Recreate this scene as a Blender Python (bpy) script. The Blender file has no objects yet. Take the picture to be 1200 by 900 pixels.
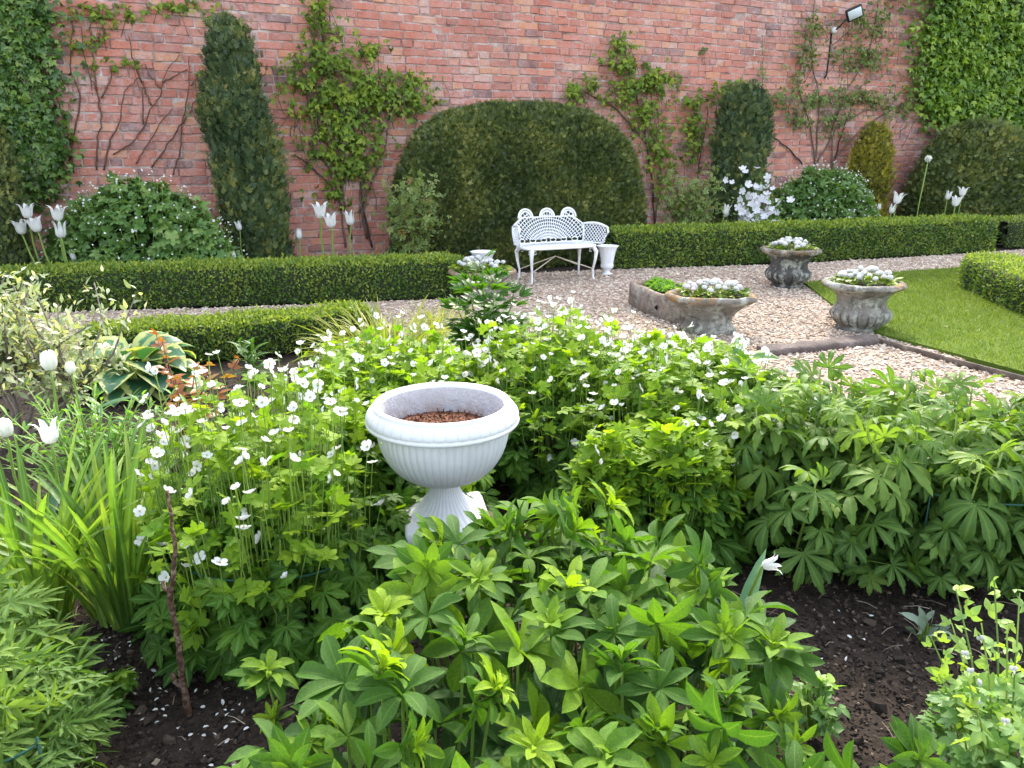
import bpy, math, random
import numpy as np
from mathutils import Vector, Matrix, noise as mnoise

R = math.radians
rng = np.random.default_rng(11)
random.seed(5)

# ------------------------------------------------------------------ camera, sky, sun, exposure
scene = bpy.context.scene
col = scene.collection
CAM_Z, PITCH, FOC = 1.4, R(16.8), 901.0
cam_d = bpy.data.cameras.new('camera')
cam_d.sensor_width = 36.0
cam_d.lens = FOC / 1200.0 * 36.0
cam_d.clip_start, cam_d.clip_end = 0.05, 400.0
cam = bpy.data.objects.new('camera', cam_d)
cam.location = (0, 0, CAM_Z)
cam.rotation_euler = (R(90) - PITCH, 0, 0)
col.objects.link(cam)
scene.camera = cam

SUN_EL, SUN_AZ = R(42), R(8)            # azimuth measured from +Y towards +X: the sun stands beyond the wall
world = bpy.data.worlds.new('World')
scene.world = world
world.use_nodes = True
wn = world.node_tree
for n in list(wn.nodes): wn.nodes.remove(n)
w_out = wn.nodes.new('ShaderNodeOutputWorld')
w_bg = wn.nodes.new('ShaderNodeBackground')
w_sky = wn.nodes.new('ShaderNodeTexSky')
w_sky.sky_type = 'NISHITA'
w_sky.sun_disc = False
w_sky.sun_elevation, w_sky.sun_rotation = SUN_EL, SUN_AZ
w_sky.air_density, w_sky.dust_density, w_sky.ozone_density = 1.0, 2.5, 1.0
w_bg.inputs['Strength'].default_value = 0.15
w_hs = wn.nodes.new('ShaderNodeHueSaturation')        # thin high cloud: a paler sky
w_hs.inputs['Saturation'].default_value = 0.5
wn.links.new(w_sky.outputs[0], w_hs.inputs['Color'])
wn.links.new(w_hs.outputs[0], w_bg.inputs[0])
wn.links.new(w_bg.outputs[0], w_out.inputs[0])
sun_d = bpy.data.lights.new('sun', 'SUN')
sun_d.energy, sun_d.angle, sun_d.color = 1.0, R(3.0), (1.0, 0.92, 0.76)
sun = bpy.data.objects.new('sun', sun_d)
to_sun = Vector((math.sin(SUN_AZ) * math.cos(SUN_EL), math.cos(SUN_AZ) * math.cos(SUN_EL), math.sin(SUN_EL)))
sun.rotation_euler = to_sun.to_track_quat('Z', 'Y').to_euler()
sun.location = (0, 0, 20)
col.objects.link(sun)
vs = scene.view_settings
scene.display_settings.display_device = 'sRGB'
vs.view_transform, vs.look, vs.gamma, vs.exposure = 'Standard', 'None', 1.0, 2.55
vs.use_curve_mapping = False
cy = scene.cycles
cy.max_bounces, cy.diffuse_bounces, cy.glossy_bounces, cy.transmission_bounces, cy.transparent_max_bounces = 7, 4, 2, 4, 4
cy.caustics_reflective = cy.caustics_refractive = False
cy.use_denoising = True
cy.denoiser = 'OPENIMAGEDENOISE'
cy.denoising_input_passes = 'RGB_ALBEDO_NORMAL'
cy.denoising_prefilter = 'NONE'
cy.use_adaptive_sampling = False
cy.sample_clamp_indirect = 6.0

# ------------------------------------------------------------------ helpers: measuring the place
CP, SP = math.cos(PITCH), math.sin(PITCH)
def ray(px, py):
    u, v = (px - 600) / FOC, (450 - py) / FOC
    return np.array([u, CP + v * SP, -SP + v * CP])
def gp(px, py, z=0.0):
    d = ray(px, py); t = (CAM_Z - z) / -d[2]
    return np.array([d[0] * t, d[1] * t, z])
def at(px, py, Y):
    d = ray(px, py); t = Y / d[1]
    return np.array([d[0] * t, Y, CAM_Z + d[2] * t])
WALL_Y, WALL_S = 10.9, 0.48
WN = np.array([WALL_S, -1, 0]) / math.hypot(WALL_S, 1)
WT = np.array([1, WALL_S, 0]) / math.hypot(WALL_S, 1)
WALL_ANG = math.atan(WALL_S)
def wp(px, py, off=0.0):
    d = ray(px, py); k = WALL_Y - off * math.hypot(WALL_S, 1)
    t = k / (d[1] - WALL_S * d[0])
    return np.array([d[0] * t, d[1] * t, CAM_Z + d[2] * t])

def tag(o, label=None, cat=None, group=None, kind=None):
    if label: o['label'] = label
    if cat: o['category'] = cat
    if group: o['group'] = group
    if kind: o['kind'] = kind
    return o
def empty(name, loc, label, cat, group=None, rz=0.0):
    o = bpy.data.objects.new(name, None)
    o.empty_display_size = 0.1
    o.location = tuple(float(c) for c in loc); o.rotation_euler = (0, 0, rz)
    col.objects.link(o)
    return tag(o, label, cat, group)

# ------------------------------------------------------------------ helpers: mesh building
class T:      # a small template: verts, flat loops, loop totals, rib value per vertex
    def __init__(s, v, faces, rib=None):
        s.v = np.asarray(v, float)
        s.t = np.array([len(f) for f in faces], np.int32)
        s.l = np.array([i for f in faces for i in f], np.int32)
        s.rib = np.zeros(len(s.v)) if rib is None else np.asarray(rib, float)
    def moved(s, m3, off=(0, 0, 0)):
        o = T.__new__(T); o.v = s.v @ np.asarray(m3, float).T + np.asarray(off, float)
        o.t, o.l, o.rib = s.t, s.l, s.rib
        return o
def join(ts):
    o = T.__new__(T); n = 0; L = []
    for t in ts: L.append(t.l + n); n += len(t.v)
    o.v = np.concatenate([t.v for t in ts]); o.l = np.concatenate(L)
    o.t = np.concatenate([t.t for t in ts]); o.rib = np.concatenate([t.rib for t in ts])
    return o

class Geo:
    def __init__(s):
        s.V, s.L, s.T, s.A, s.B, s.M, s.n = [], [], [], [], [], [], 0
    def raw(s, v, l, t, tint, rib, mat=0):
        s.V.append(v); s.L.append(l + s.n); s.T.append(t); s.A.append(tint); s.B.append(rib)
        s.M.append(np.full(len(t), mat, np.int32)); s.n += len(v)
    def one(s, t, tint=0.5, mat=0):
        s.raw(t.v, t.l, t.t, np.full(len(t.v), tint), t.rib, mat)
    def poly(s, v, faces, tint=0.5, mat=0):
        s.one(T(v, faces), tint, mat)
    def inst(s, t, m, p, tint=None, mat=0):
        """many copies of template t: m (N,3,3), p (N,3)"""
        N = len(p)
        if N == 0: return
        n = len(t.v)
        v = np.einsum('nij,kj->nki', m, t.v) + p[:, None, :]
        l = (t.l[None, :] + (np.arange(N) * n)[:, None]).ravel()
        if tint is None: tint = rng.random(N)
        s.raw(v.reshape(-1, 3), l, np.tile(t.t, N), np.repeat(tint, n), np.tile(t.rib, N), mat)
    def scatter(s, ts, m, p, tint=None, mat=0):
        """copies spread over several variants"""
        N = len(p)
        if tint is None: tint = rng.random(N)
        k = rng.integers(0, len(ts), N)
        for i, t in enumerate(ts):
            q = k == i
            s.inst(t, m[q], p[q], tint[q], mat)
    def tube(s, path, r, sides=6, tint=0.5, mat=0, cap=True):
        P = np.asarray(path, float); n = len(P)
        r = np.broadcast_to(np.asarray(r, float), (n,))
        tg = np.gradient(P, axis=0); tg /= np.linalg.norm(tg, axis=1)[:, None] + 1e-9
        a = np.array([0, 0, 1.0]) if abs(tg[:, 2]).mean() < 0.8 else np.array([1.0, 0.1, 0])
        x = np.cross(tg, a); x /= np.linalg.norm(x, axis=1)[:, None] + 1e-9
        y = np.cross(tg, x)
        ang = np.arange(sides) / sides * 2 * math.pi
        v = P[:, None, :] + r[:, None, None] * (np.cos(ang)[None, :, None] * x[:, None, :] + np.sin(ang)[None, :, None] * y[:, None, :])
        f = [(i * sides + j, i * sides + (j + 1) % sides, (i + 1) * sides + (j + 1) % sides, (i + 1) * sides + j)
             for i in range(n - 1) for j in range(sides)]
        if cap: f += [tuple(range(sides))[::-1], tuple((n - 1) * sides + j for j in range(sides))]
        s.poly(v.reshape(-1, 3), f, tint, mat)
    def stems(s, P, r0, r1=None, sides=4, tint=None, mat=0):
        """many thin stems at once: P (N,k,3)"""
        P = np.asarray(P, float); N, k, _ = P.shape
        if N == 0: return
        r1 = r0 if r1 is None else r1
        r = np.linspace(r0, r1, k)
        ang = np.arange(sides) / sides * 2 * math.pi
        tg = np.gradient(P, axis=1); tg /= np.linalg.norm(tg, axis=2)[..., None] + 1e-9
        x = np.cross(tg, np.array([0.83, 0.55, 0.05])); x /= np.linalg.norm(x, axis=2)[..., None] + 1e-9
        y = np.cross(tg, x)
        v = P[:, :, None, :] + r[None, :, None, None] * (np.cos(ang)[None, None, :, None] * x[:, :, None, :] + np.sin(ang)[None, None, :, None] * y[:, :, None, :])
        f = np.array([(i * sides + j, i * sides + (j + 1) % sides, (i + 1) * sides + (j + 1) % sides, (i + 1) * sides + j)
                      for i in range(k - 1) for j in range(sides)])
        l = (f.ravel()[None, :] + (np.arange(N) * k * sides)[:, None]).ravel()
        if tint is None: tint = rng.random(N)
        s.raw(v.reshape(-1, 3), l, np.full(N * len(f), 4, np.int32), np.repeat(tint, k * sides), np.zeros(N * k * sides), mat)
    def box(s, c, d, m=None, tint=0.5, mat=0, bev=0.0):
        x, y, z = np.asarray(d, float) / 2
        b = min(bev, x * .9, y * .9, z * .9)
        if b <= 0:
            v = [(-x, -y, -z), (x, -y, -z), (x, y, -z), (-x, y, -z), (-x, -y, z), (x, -y, z), (x, y, z), (-x, y, z)]
            f = [(0, 3, 2, 1), (4, 5, 6, 7), (0, 1, 5, 4), (1, 2, 6, 5), (2, 3, 7, 6), (3, 0, 4, 7)]
        else:
            def ring(a, bb, zz):
                return [(-a + b, -bb, zz), (a - b, -bb, zz), (a, -bb + b, zz), (a, bb - b, zz), (a - b, bb, zz), (-a + b, bb, zz), (-a, bb - b, zz), (-a, -bb + b, zz)]
            def ring2(a, bb, zz):
                q = b * 1.5
                return [(-a + q, -bb + b, zz), (a - q, -bb + b, zz), (a - b, -bb + q, zz), (a - b, bb - q, zz), (a - q, bb - b, zz), (-a + q, bb - b, zz), (-a + b, bb - q, zz), (-a + b, -bb + q, zz)]
            v = ring2(x, y, -z) + ring(x, y, -z + b) + ring(x, y, z - b) + ring2(x, y, z)
            f = [tuple(range(7, -1, -1)), tuple(range(24, 32))]
            for k in range(3):
                f += [(k * 8 + j, k * 8 + (j + 1) % 8, k * 8 + 8 + (j + 1) % 8, k * 8 + 8 + j) for j in range(8)]
        v = np.asarray(v, float)
        if m is not None: v = v @ np.asarray(m).T
        s.poly(v + np.asarray(c, float), f, tint, mat)
    def lathe(s, prof, segs=48, mod=None, tint=0.5, mat=0, c=(0, 0, 0), cap=True):
        """prof [(r,z)...]; mod(theta array, row) -> radius factor"""
        th = np.arange(segs) / segs * 2 * math.pi
        rows = []
        for k, (r, z) in enumerate(prof):
            rr = r * (mod(th, k, r, z) if mod else np.ones(segs))
            rows.append(np.stack([rr * np.cos(th), rr * np.sin(th), np.full(segs, z)], 1))
        n = len(prof)
        v = np.concatenate(rows) + np.asarray(c, float)
        f = [(k * segs + j, k * segs + (j + 1) % segs, (k + 1) * segs + (j + 1) % segs, (k + 1) * segs + j) for k in range(n - 1) for j in range(segs)]
        if cap: f += [tuple(range(segs))[::-1], tuple((n - 1) * segs + j for j in range(segs))]
        s.poly(v, f, tint, mat)
    def build(s, name, mats, parent=None, smooth=True, loc=None):
        V = np.concatenate(s.V); L = np.concatenate(s.L).astype(np.int32); Tt = np.concatenate(s.T).astype(np.int32)
        me = bpy.data.meshes.new(name)
        me.vertices.add(len(V)); me.vertices.foreach_set('co', V.astype(np.float32).ravel())
        me.loops.add(len(L)); me.loops.foreach_set('vertex_index', L)
        me.polygons.add(len(Tt))
        st = np.zeros(len(Tt), np.int32); st[1:] = np.cumsum(Tt)[:-1]
        me.polygons.foreach_set('loop_start', st)
        me.polygons.foreach_set('material_index', np.concatenate(s.M))
        me.polygons.foreach_set('use_smooth', np.full(len(Tt), smooth))
        for nm, dat in (('tint', s.A), ('rib', s.B)):
            at_ = me.attributes.new(nm, 'FLOAT', 'POINT')
            at_.data.foreach_set('value', np.concatenate(dat).astype(np.float32))
        me.update(calc_edges=True); me.validate()
        for m in (mats if isinstance(mats, (list, tuple)) else [mats]): me.materials.append(m)
        o = bpy.data.objects.new(name, me)
        col.objects.link(o)
        if parent is not None: o.parent = parent
        if loc is not None: o.location = tuple(float(c) for c in loc)
        return o

def unit(v):
    v = np.asarray(v, float)
    return v / (np.linalg.norm(v, axis=-1, keepdims=True) + 1e-9)
def frames(d, up, s=1.0):
    """d (N,3) leaf direction (local +Y), up (N,3) wished normal (local +Z); returns (N,3,3) scaled"""
    y = unit(d); x = np.cross(y, up)
    bad = np.linalg.norm(x, axis=1) < 1e-3
    x[bad] = np.cross(y[bad], np.array([0.3, 0.7, 0.2]))
    x = unit(x); z = np.cross(x, y)
    m = np.stack([x, y, z], 2)
    s = np.asarray(s, float)
    return m * (s[:, None, None] if s.ndim else s)
def rvec(n, s=1.0): return rng.normal(0, s, (n, 3))
def uni(a, b, n=None): return rng.uniform(a, b, n)

# ------------------------------------------------------------------ helpers: leaf templates (base at origin, length +Y, face +Z)
def leaf(ts, ws, L=1.0, W=1.0, fold=0.15, curl=0.0, curl0=0.0, twist=0.0, wavy=0.0):
    """ts: stations 0..1, ws: half widths; curl = total bend downward (rad)"""
    v, rib = [], []
    y = z = 0.0; pt = 0.0
    for k, (t, w) in enumerate(zip(ts, ws)):
        a = curl0 - curl * (t + pt) / 2
        y += (t - pt) * L * math.cos(a); z += (t - pt) * L * math.sin(a); pt = t
        a = curl0 - curl * t
        nz, ny = math.cos(a), -math.sin(a)
        w = max(w * W, 0.0)
        up = w * fold; ww = wavy * w * math.sin(k * 2.3)
        tw = twist * t
        v += [(-w, y + ny * (up + ww), z + nz * (up + ww) - tw * w), (0, y, z), (w, y + ny * (up - ww), z + nz * (up - ww) + tw * w)]
        rib += [0, 1, 0]
    f = []
    for k in range(len(ts) - 1):
        a, b = 3 * k, 3 * k + 3
        f += [(a, a + 1, b + 1, b), (a + 1, a + 2, b + 2, b + 1)]
    return T(v, f, rib)
OV_T = (0, .12, .3, .5, .7, .87, 1)
def ovate(L=1, W=.45, **k): return leaf(OV_T, np.array([.06, .62, 1, .92, .62, .3, .01]) * W / 2, L, 1, **k)
def oblance(L=1, W=.38, **k): return leaf((0, .1, .25, .42, .6, .75, .88, 1), np.array([.10, .22, .52, .84, 1, .86, .5, .02]) * W / 2, L, 1, **k)
def lance(L=1, W=.2, **k): return leaf((0, .15, .35, .6, .82, 1), np.array([.3, .75, 1, .85, .5, .01]) * W / 2, L, 1, **k)
def small(L=1, W=.5, fold=.2, curl=.3):      # four faces only, for far foliage
    return leaf((0, .4, 1), np.array([.08, 1, .02]) * W / 2, L, 1, fold=fold, curl=curl)
def strap(L=1, W=.05, curl=1.2, curl0=1.35, n=9, **k):
    ts = np.linspace(0, 1, n); ws = W / 2 * np.where(ts < .6, 1, np.sqrt(np.clip((1 - ts) / .4, 0, 1)) + 0.001)
    return leaf(ts, ws, L, 1, curl=curl, curl0=curl0, fold=.35, **k)
def rotz(a):
    c, s = math.cos(a), math.sin(a); return np.array([[c, -s, 0], [s, c, 0], [0, 0, 1.0]])
def rotx(a):
    c, s = math.cos(a), math.sin(a); return np.array([[1, 0, 0], [0, c, -s], [0, s, c]])
def toothed(L=1, W=.5, curl=.3, fold=.12, curl0=0.1):
    ts = (0, .3, .48, .60, .62, .74, .80, .82, .92, 1)
    ws = np.array([.05, .42, .82, 1.0, .74, .84, .66, .46, .34, .01]) * W / 2
    return leaf(ts, ws, L, 1, curl=curl, fold=fold, curl0=curl0)
def cut_leaf(lobes=7, spread=2.3, W=.5, curl=.5, droop=.2, var=.1):
    """palmate leaf with toothed lobes; petiole joins at the origin"""
    out = []
    for k in range(lobes):
        q = (k / (lobes - 1) - .5) * 2
        L = (1 - .38 * abs(q) ** 1.6) * uni(1 - var, 1 + var)
        t = toothed(L, W * uni(.85, 1.1), curl=curl * uni(.7, 1.3), curl0=droop * uni(.5, 1.5))
        out.append(t.moved(rotz(q * spread), (0, 0, .004 * (k % 3))))
    return join(out)
def finger_leaf(lobes=7, spread=2.1, W=.26, curl=.9, curl0=.35):
    """deeply divided drooping palmate leaf of strap-like lobes, forked at the tips"""
    out = []
    for k in range(lobes):
        q = (k / (lobes - 1) - .5) * 2
        L = (1 - .3 * abs(q) ** 2) * uni(.9, 1.1)
        ts = (0, .2, .4, .58, .72, .74, .88, 1)
        ws = np.array([.10, .42, .72, 1.0, .98, .66, .5, .01]) * W / 2
        t = leaf(ts, ws, L, 1, curl=curl * uni(.6, 1.35), curl0=curl0 * uni(.6, 1.3), fold=.28, twist=uni(-.3, .3))
        out.append(t.moved(rotz(q * spread), (0, 0, .004 * (k % 3))))
    return join(out)
def whorl(n=8, L=1, W=.36, lift=.35, curl=.5, gap=.25):
    """lupin leaf: leaflets all round one point"""
    out = []
    a0 = uni(0, 6.28)
    for k in range(n):
        t = oblance(L * uni(.82, 1.1), W * uni(.85, 1.12), curl=curl * uni(.3, 1.9), curl0=0, fold=uni(.2, .65), wavy=uni(0, .12), twist=uni(-.25, .25))
        t = t.moved(rotx(lift + uni(-.34, .34)))
        out.append(t.moved(rotz(a0 + k * 2 * math.pi / n * (1 - gap / n) + uni(-.12, .12)), (0, 0, .006 * (k % 2))))
    return join(out)
def petals(n=5, L=1, W=.9, lift=.35, curl=-.2):
    out = []
    for k in range(n):
        t = leaf((0, .3, .65, .9, 1), np.array([.12, .6, 1, .8, .35]) * W / 2, L * uni(.92, 1.06), 1, fold=-.12, curl=curl + uni(-.2, .2))
        out.append(t.moved(rotz(k * 2 * math.pi / n + uni(-.06, .06)) @ rotx(lift + uni(-.12, .12)), (0, 0, .01 * (k % 2))))
    return join(out)
def ball(r=1.0, n=12, c=(0, 0, 0)):
    v = [(0, 0, r)]; f = []
    rings = 4
    for i in range(1, rings):
        a = math.pi * i / rings
        v += [(r * math.sin(a) * math.cos(2 * math.pi * j / n), r * math.sin(a) * math.sin(2 * math.pi * j / n), r * math.cos(a)) for j in range(n)]
    v.append((0, 0, -r)); e = len(v) - 1
    f += [(0, 1 + j, 1 + (j + 1) % n) for j in range(n)]
    for i in range(rings - 2):
        f += [(1 + i * n + j, 1 + (i + 1) * n + j, 1 + (i + 1) * n + (j + 1) % n, 1 + i * n + (j + 1) % n) for j in range(n)]
    b = 1 + (rings - 2) * n
    f += [(e, b + (j + 1) % n, b + j) for j in range(n)]
    return T(np.array(v) + np.asarray(c), f)
def cupbloom(rp, zp, wp_, n=6, seg=5, jit=.05):
    """bloom of n petals: radius, height and half-angle profiles over t"""
    out = []
    for k in range(n):
        a0 = k * 2 * math.pi / n + uni(-jit, jit); s = 1.0 if k % 2 else .9; dz = uni(-.03, .03)
        v, rib = [], []
        for (r, z, w) in zip(rp, zp, wp_):
            for j in (-1, -.4, .4, 1):
                r2 = r * s * (1 + .05 * (1 - abs(j)))
                v.append((r2 * math.cos(a0 + j * w), r2 * math.sin(a0 + j * w), z * (1 + dz)))
                rib.append(1 - abs(j))
        m = len(rp)
        f = [(i * 4 + j, i * 4 + j + 1, i * 4 + 5 + j, i * 4 + 4 + j) for i in range(m - 1) for j in range(3)]
        out.append(T(v, f, rib))
    return join(out)

# ------------------------------------------------------------------ helpers: materials
def newmat(name):
    m = bpy.data.materials.new(name); m.use_nodes = True
    nt = m.node_tree
    for n in list(nt.nodes): nt.nodes.remove(n)
    return m, nt, nt.nodes.new('ShaderNodeOutputMaterial')
def nd(nt, kind, **kw):
    n = nt.nodes.new(kind)
    for k, v in kw.items():
        if k in n.inputs: n.inputs[k].default_value = v
        else: setattr(n, k, v)
    return n
def ramp(nt, fac, stops):
    r = nt.nodes.new('ShaderNodeValToRGB'); e = r.color_ramp.elements
    while len(e) > 1: e.remove(e[0])
    for i, (p, c) in enumerate(stops):
        q = e[0] if i == 0 else e.new(p)
        q.position = p; q.color = (*c, 1) if len(c) == 3 else c
    nt.links.new(fac, r.inputs[0]); return r.outputs[0]
def mixc(nt, fac, a, b, blend='MIX'):
    m = nt.nodes.new('ShaderNodeMix'); m.data_type = 'RGBA'; m.blend_type = blend
    for sock, v in ((m.inputs[0], fac), (m.inputs[6], a), (m.inputs[7], b)):
        if hasattr(v, 'links'): nt.links.new(v, sock)
        else: sock.default_value = v if not isinstance(v, tuple) else ((*v, 1) if len(v) == 3 else v)
    return m.outputs[2]
def mth(nt, op, a, b=0.0):
    m = nt.nodes.new('ShaderNodeMath'); m.operation = op
    for s, v in ((m.inputs[0], a), (m.inputs[1], b)):
        if hasattr(v, 'links'): nt.links.new(v, s)
        else: s.default_value = v
    return m.outputs[0]
def noise(nt, scale, detail=3.0, rough=.55, coord='Object', dist=0.0):
    tc = nt.nodes.new('ShaderNodeTexCoord')
    n = nd(nt, 'ShaderNodeTexNoise', Scale=scale, Detail=detail, Roughness=rough, Distortion=dist)
    nt.links.new(tc.outputs[coord], n.inputs['Vector']); return n.outputs[0]
def bump(nt, h, dist=.01, strength=1.0):
    b = nd(nt, 'ShaderNodeBump', Strength=strength, Distance=dist)
    nt.links.new(h, b.inputs['Height']); return b.outputs[0]

def leafmat(name, stops, trans=.35, rough=.5, rib=None, ribp=5.0, edge=None, spec=.35, tcol=(1.5, 1.55, .55)):
    m, nt, out = newmat(name)
    at_ = nd(nt, 'ShaderNodeAttribute', attribute_name='tint')
    f = mth(nt, 'ADD', at_.outputs['Fac'], mth(nt, 'MULTIPLY', mth(nt, 'SUBTRACT', noise(nt, 22, 4, .65), .5), .7))
    c = ramp(nt, f, stops)
    ra = nd(nt, 'ShaderNodeAttribute', attribute_name='rib')
    if edge is not None:     # variegated margin
        q = mth(nt, 'ADD', ra.outputs['Fac'], mth(nt, 'MULTIPLY', mth(nt, 'SUBTRACT', noise(nt, 30, 2), .5), .5))
        c = mixc(nt, ramp(nt, q, [(0.30, (1, 1, 1)), (.42, (0, 0, 0))]), c, edge)
    if rib is not None:
        c = mixc(nt, mth(nt, 'POWER', ra.outputs['Fac'], ribp), c, rib)
    p = nd(nt, 'ShaderNodeBsdfPrincipled', Roughness=rough)
    p.inputs['Specular IOR Level'].default_value = spec
    nt.links.new(c, p.inputs['Base Color'])
    nt.links.new(bump(nt, noise(nt, 60, 2), .004, .5), p.inputs['Normal'])
    t = nt.nodes.new('ShaderNodeBsdfTranslucent')
    nt.links.new(mixc(nt, 1.0, c, tcol, 'MULTIPLY'), t.inputs['Color'])
    mx = nt.nodes.new('ShaderNodeMixShader'); mx.inputs[0].default_value = trans
    nt.links.new(p.outputs[0], mx.inputs[1]); nt.links.new(t.outputs[0], mx.inputs[2])
    nt.links.new(mx.outputs[0], out.inputs[0])
    return m
def plain(name, stops, rough=.7, scale=8.0, bscale=40.0, bdist=.004, spec=.3, usetint=False, detail=4.0):
    m, nt, out = newmat(name)
    f = noise(nt, scale, detail, .6)
    if usetint:
        at_ = nd(nt, 'ShaderNodeAttribute', attribute_name='tint')
        f = mth(nt, 'ADD', at_.outputs['Fac'], mth(nt, 'MULTIPLY', mth(nt, 'SUBTRACT', f, .5), .6))
    c = ramp(nt, f, stops)
    p = nd(nt, 'ShaderNodeBsdfPrincipled', Roughness=rough)
    p.inputs['Specular IOR Level'].default_value = spec
    nt.links.new(c, p.inputs['Base Color'])
    if bdist: nt.links.new(bump(nt, noise(nt, bscale, 3), bdist), p.inputs['Normal'])
    nt.links.new(p.outputs[0], out.inputs[0])
    return m

M = {}
M['box'] = leafmat('box_foliage', [(0, (.06, .12, .022)), (.55, (.125, .205, .036)), (1, (.28, .33, .055))], .3)
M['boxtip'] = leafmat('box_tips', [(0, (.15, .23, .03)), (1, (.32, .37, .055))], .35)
M['yew'] = leafmat('yew_foliage', [(0, (.04, .06, .02)), (.5, (.088, .122, .034)), (.85, (.175, .205, .055)), (1, (.27, .27, .075))], .2)
M['yewblue'] = leafmat('yew_column_foliage', [(0, (.036, .068, .032)), (.5, (.085, .13, .05)), (.85, (.18, .21, .07)), (1, (.3, .28, .08))], .2)
M['gold'] = leafmat('golden_yew_foliage', [(0, (.09, .095, .015)), (.5, (.22, .205, .025)), (1, (.42, .36, .045))], .25)
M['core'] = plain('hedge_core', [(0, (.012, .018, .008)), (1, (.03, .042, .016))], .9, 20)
M['ivy'] = leafmat('ivy_leaf', [(0, (.045, .11, .015)), (.5, (.13, .24, .025)), (1, (.32, .44, .05))], .3, .4, spec=.35)
M['ivydark'] = leafmat('dark_ivy_leaf', [(0, (.04, .095, .022)), (.6, (.085, .17, .032)), (1, (.21, .3, .05))], .2, .35, spec=.5)
M['climb'] = leafmat('climber_leaf', [(0, (.07, .13, .018)), (.55, (.16, .25, .028)), (1, (.33, .39, .045))], .38)
M['rosel'] = leafmat('rose_leaf', [(0, (.09, .14, .04)), (.6, (.17, .24, .06)), (.88, (.22, .24, .07)), (1, (.24, .13, .05))], .3)
M['shrub'] = leafmat('shrub_leaf', [(0, (.055, .125, .032)), (.6, (.11, .21, .052)), (1, (.2, .29, .075))], .3)
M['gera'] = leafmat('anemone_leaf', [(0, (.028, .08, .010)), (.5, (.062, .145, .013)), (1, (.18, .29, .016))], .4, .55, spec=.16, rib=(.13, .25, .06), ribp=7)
M['geralime'] = leafmat('anemone_bract', [(0, (.10, .21, .014)), (1, (.26, .37, .022))], .45, .55, spec=.16)
M['monk'] = leafmat('palmate_leaf', [(0, (.036, .085, .018)), (.55, (.082, .158, .03)), (1, (.19, .28, .045))], .38, .55, rib=(.15, .25, .05), ribp=6, spec=.18)
M['lupin'] = leafmat('lupin_leaf', [(0, (.026, .074, .014)), (.42, (.066, .155, .017)), (.72, (.14, .25, .014)), (1, (.28, .39, .015))], .36, .5, rib=(.13, .23, .04), ribp=18, spec=.17)
M['lupinold'] = leafmat('lupin_old_leaf', [(0, (.024, .07, .02)), (1, (.06, .13, .024))], .3, .5, rib=(.10, .18, .05), ribp=18, spec=.2)
M['blade'] = leafmat('iris_blade', [(0, (.06, .13, .02)), (.6, (.13, .23, .03)), (1, (.27, .35, .055))], .4, .5, rib=(.16, .3, .08), ribp=4)
M['carex'] = leafmat('sedge_blade', [(0, (.16, .22, .03)), (1, (.36, .36, .06))], .4)
M['peony'] = leafmat('peony_leaf', [(0, (.02, .065, .008)), (.6, (.045, .125, .012)), (1, (.11, .23, .02))], .35, .45, spec=.25, rib=(.1, .2, .04), ribp=7)
M['hosta'] = leafmat('hosta_leaf', [(0, (.03, .1, .06)), (1, (.06, .17, .07))], .3, .35, edge=(.42, .46, .17), spec=.3)
M['hostaw'] = leafmat('white_edged_hosta_leaf', [(0, (.05, .15, .04)), (1, (.1, .22, .06))], .3, .4, edge=(.62, .62, .42))
M['varieg'] = leafmat('variegated_leaf', [(0, (.18, .24, .11)), (.6, (.36, .4, .22)), (1, (.62, .6, .42))], .3)
M['tulipleaf'] = leafmat('tulip_leaf', [(0, (.05, .14, .06)), (1, (.11, .24, .09))], .28, .4)
M['redleaf'] = leafmat('copper_leaf', [(0, (.2, .07, .025)), (.6, (.32, .13, .04)), (1, (.3, .2, .05))], .35, .35)
M['grey'] = leafmat('lambs_ear_leaf', [(0, (.12, .18, .13)), (1, (.22, .28, .21))], .15, .8)
M['dicentra'] = leafmat('bleeding_heart_leaf', [(0, (.09, .19, .06)), (.6, (.16, .29, .08)), (1, (.3, .42, .07))], .4, .5)
M['phlox'] = leafmat('phlox_leaf', [(0, (.09, .22, .03)), (1, (.2, .36, .05))], .4)
M['stem'] = leafmat('green_stem', [(0, (.12, .22, .04)), (1, (.26, .36, .07))], .2, .5)
M['twig'] = plain('brown_twig', [(0.3, (.06, .04, .03)), (.7, (.16, .11, .08))], .8, 30, usetint=True)
M['redtwig'] = plain('rose_twig', [(0.2, (.07, .025, .02)), (.8, (.2, .1, .06))], .7, 30)
M['bark'] = plain('scaly_bark', [(0.36, (.035, .018, .012)), (.5, (.10, .048, .028)), (.62, (.2, .15, .11))], .85, 60, 110, .01)
def petalmat(name, c0, c1, tr=.35):
    m = leafmat(name, [(0, c0), (1, c1)], tr, .6, spec=.2, tcol=(1, 1, .95)); return m
M['white'] = petalmat('white_petal', (.64, .64, .62), (.78, .78, .76), .3)
M['cream'] = petalmat('tulip_petal', (.66, .67, .60), (.8, .8, .75), .35)
M['lilac'] = petalmat('lilac_petal', (.66, .65, .70), (.8, .79, .82), .3)
M['pink'] = petalmat('pink_petal', (.68, .5, .62), (.8, .66, .74), .3)
M['eye'] = plain('flower_eye', [(0, (.35, .42, .08)), (1, (.6, .6, .2))], .7, 80)

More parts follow.
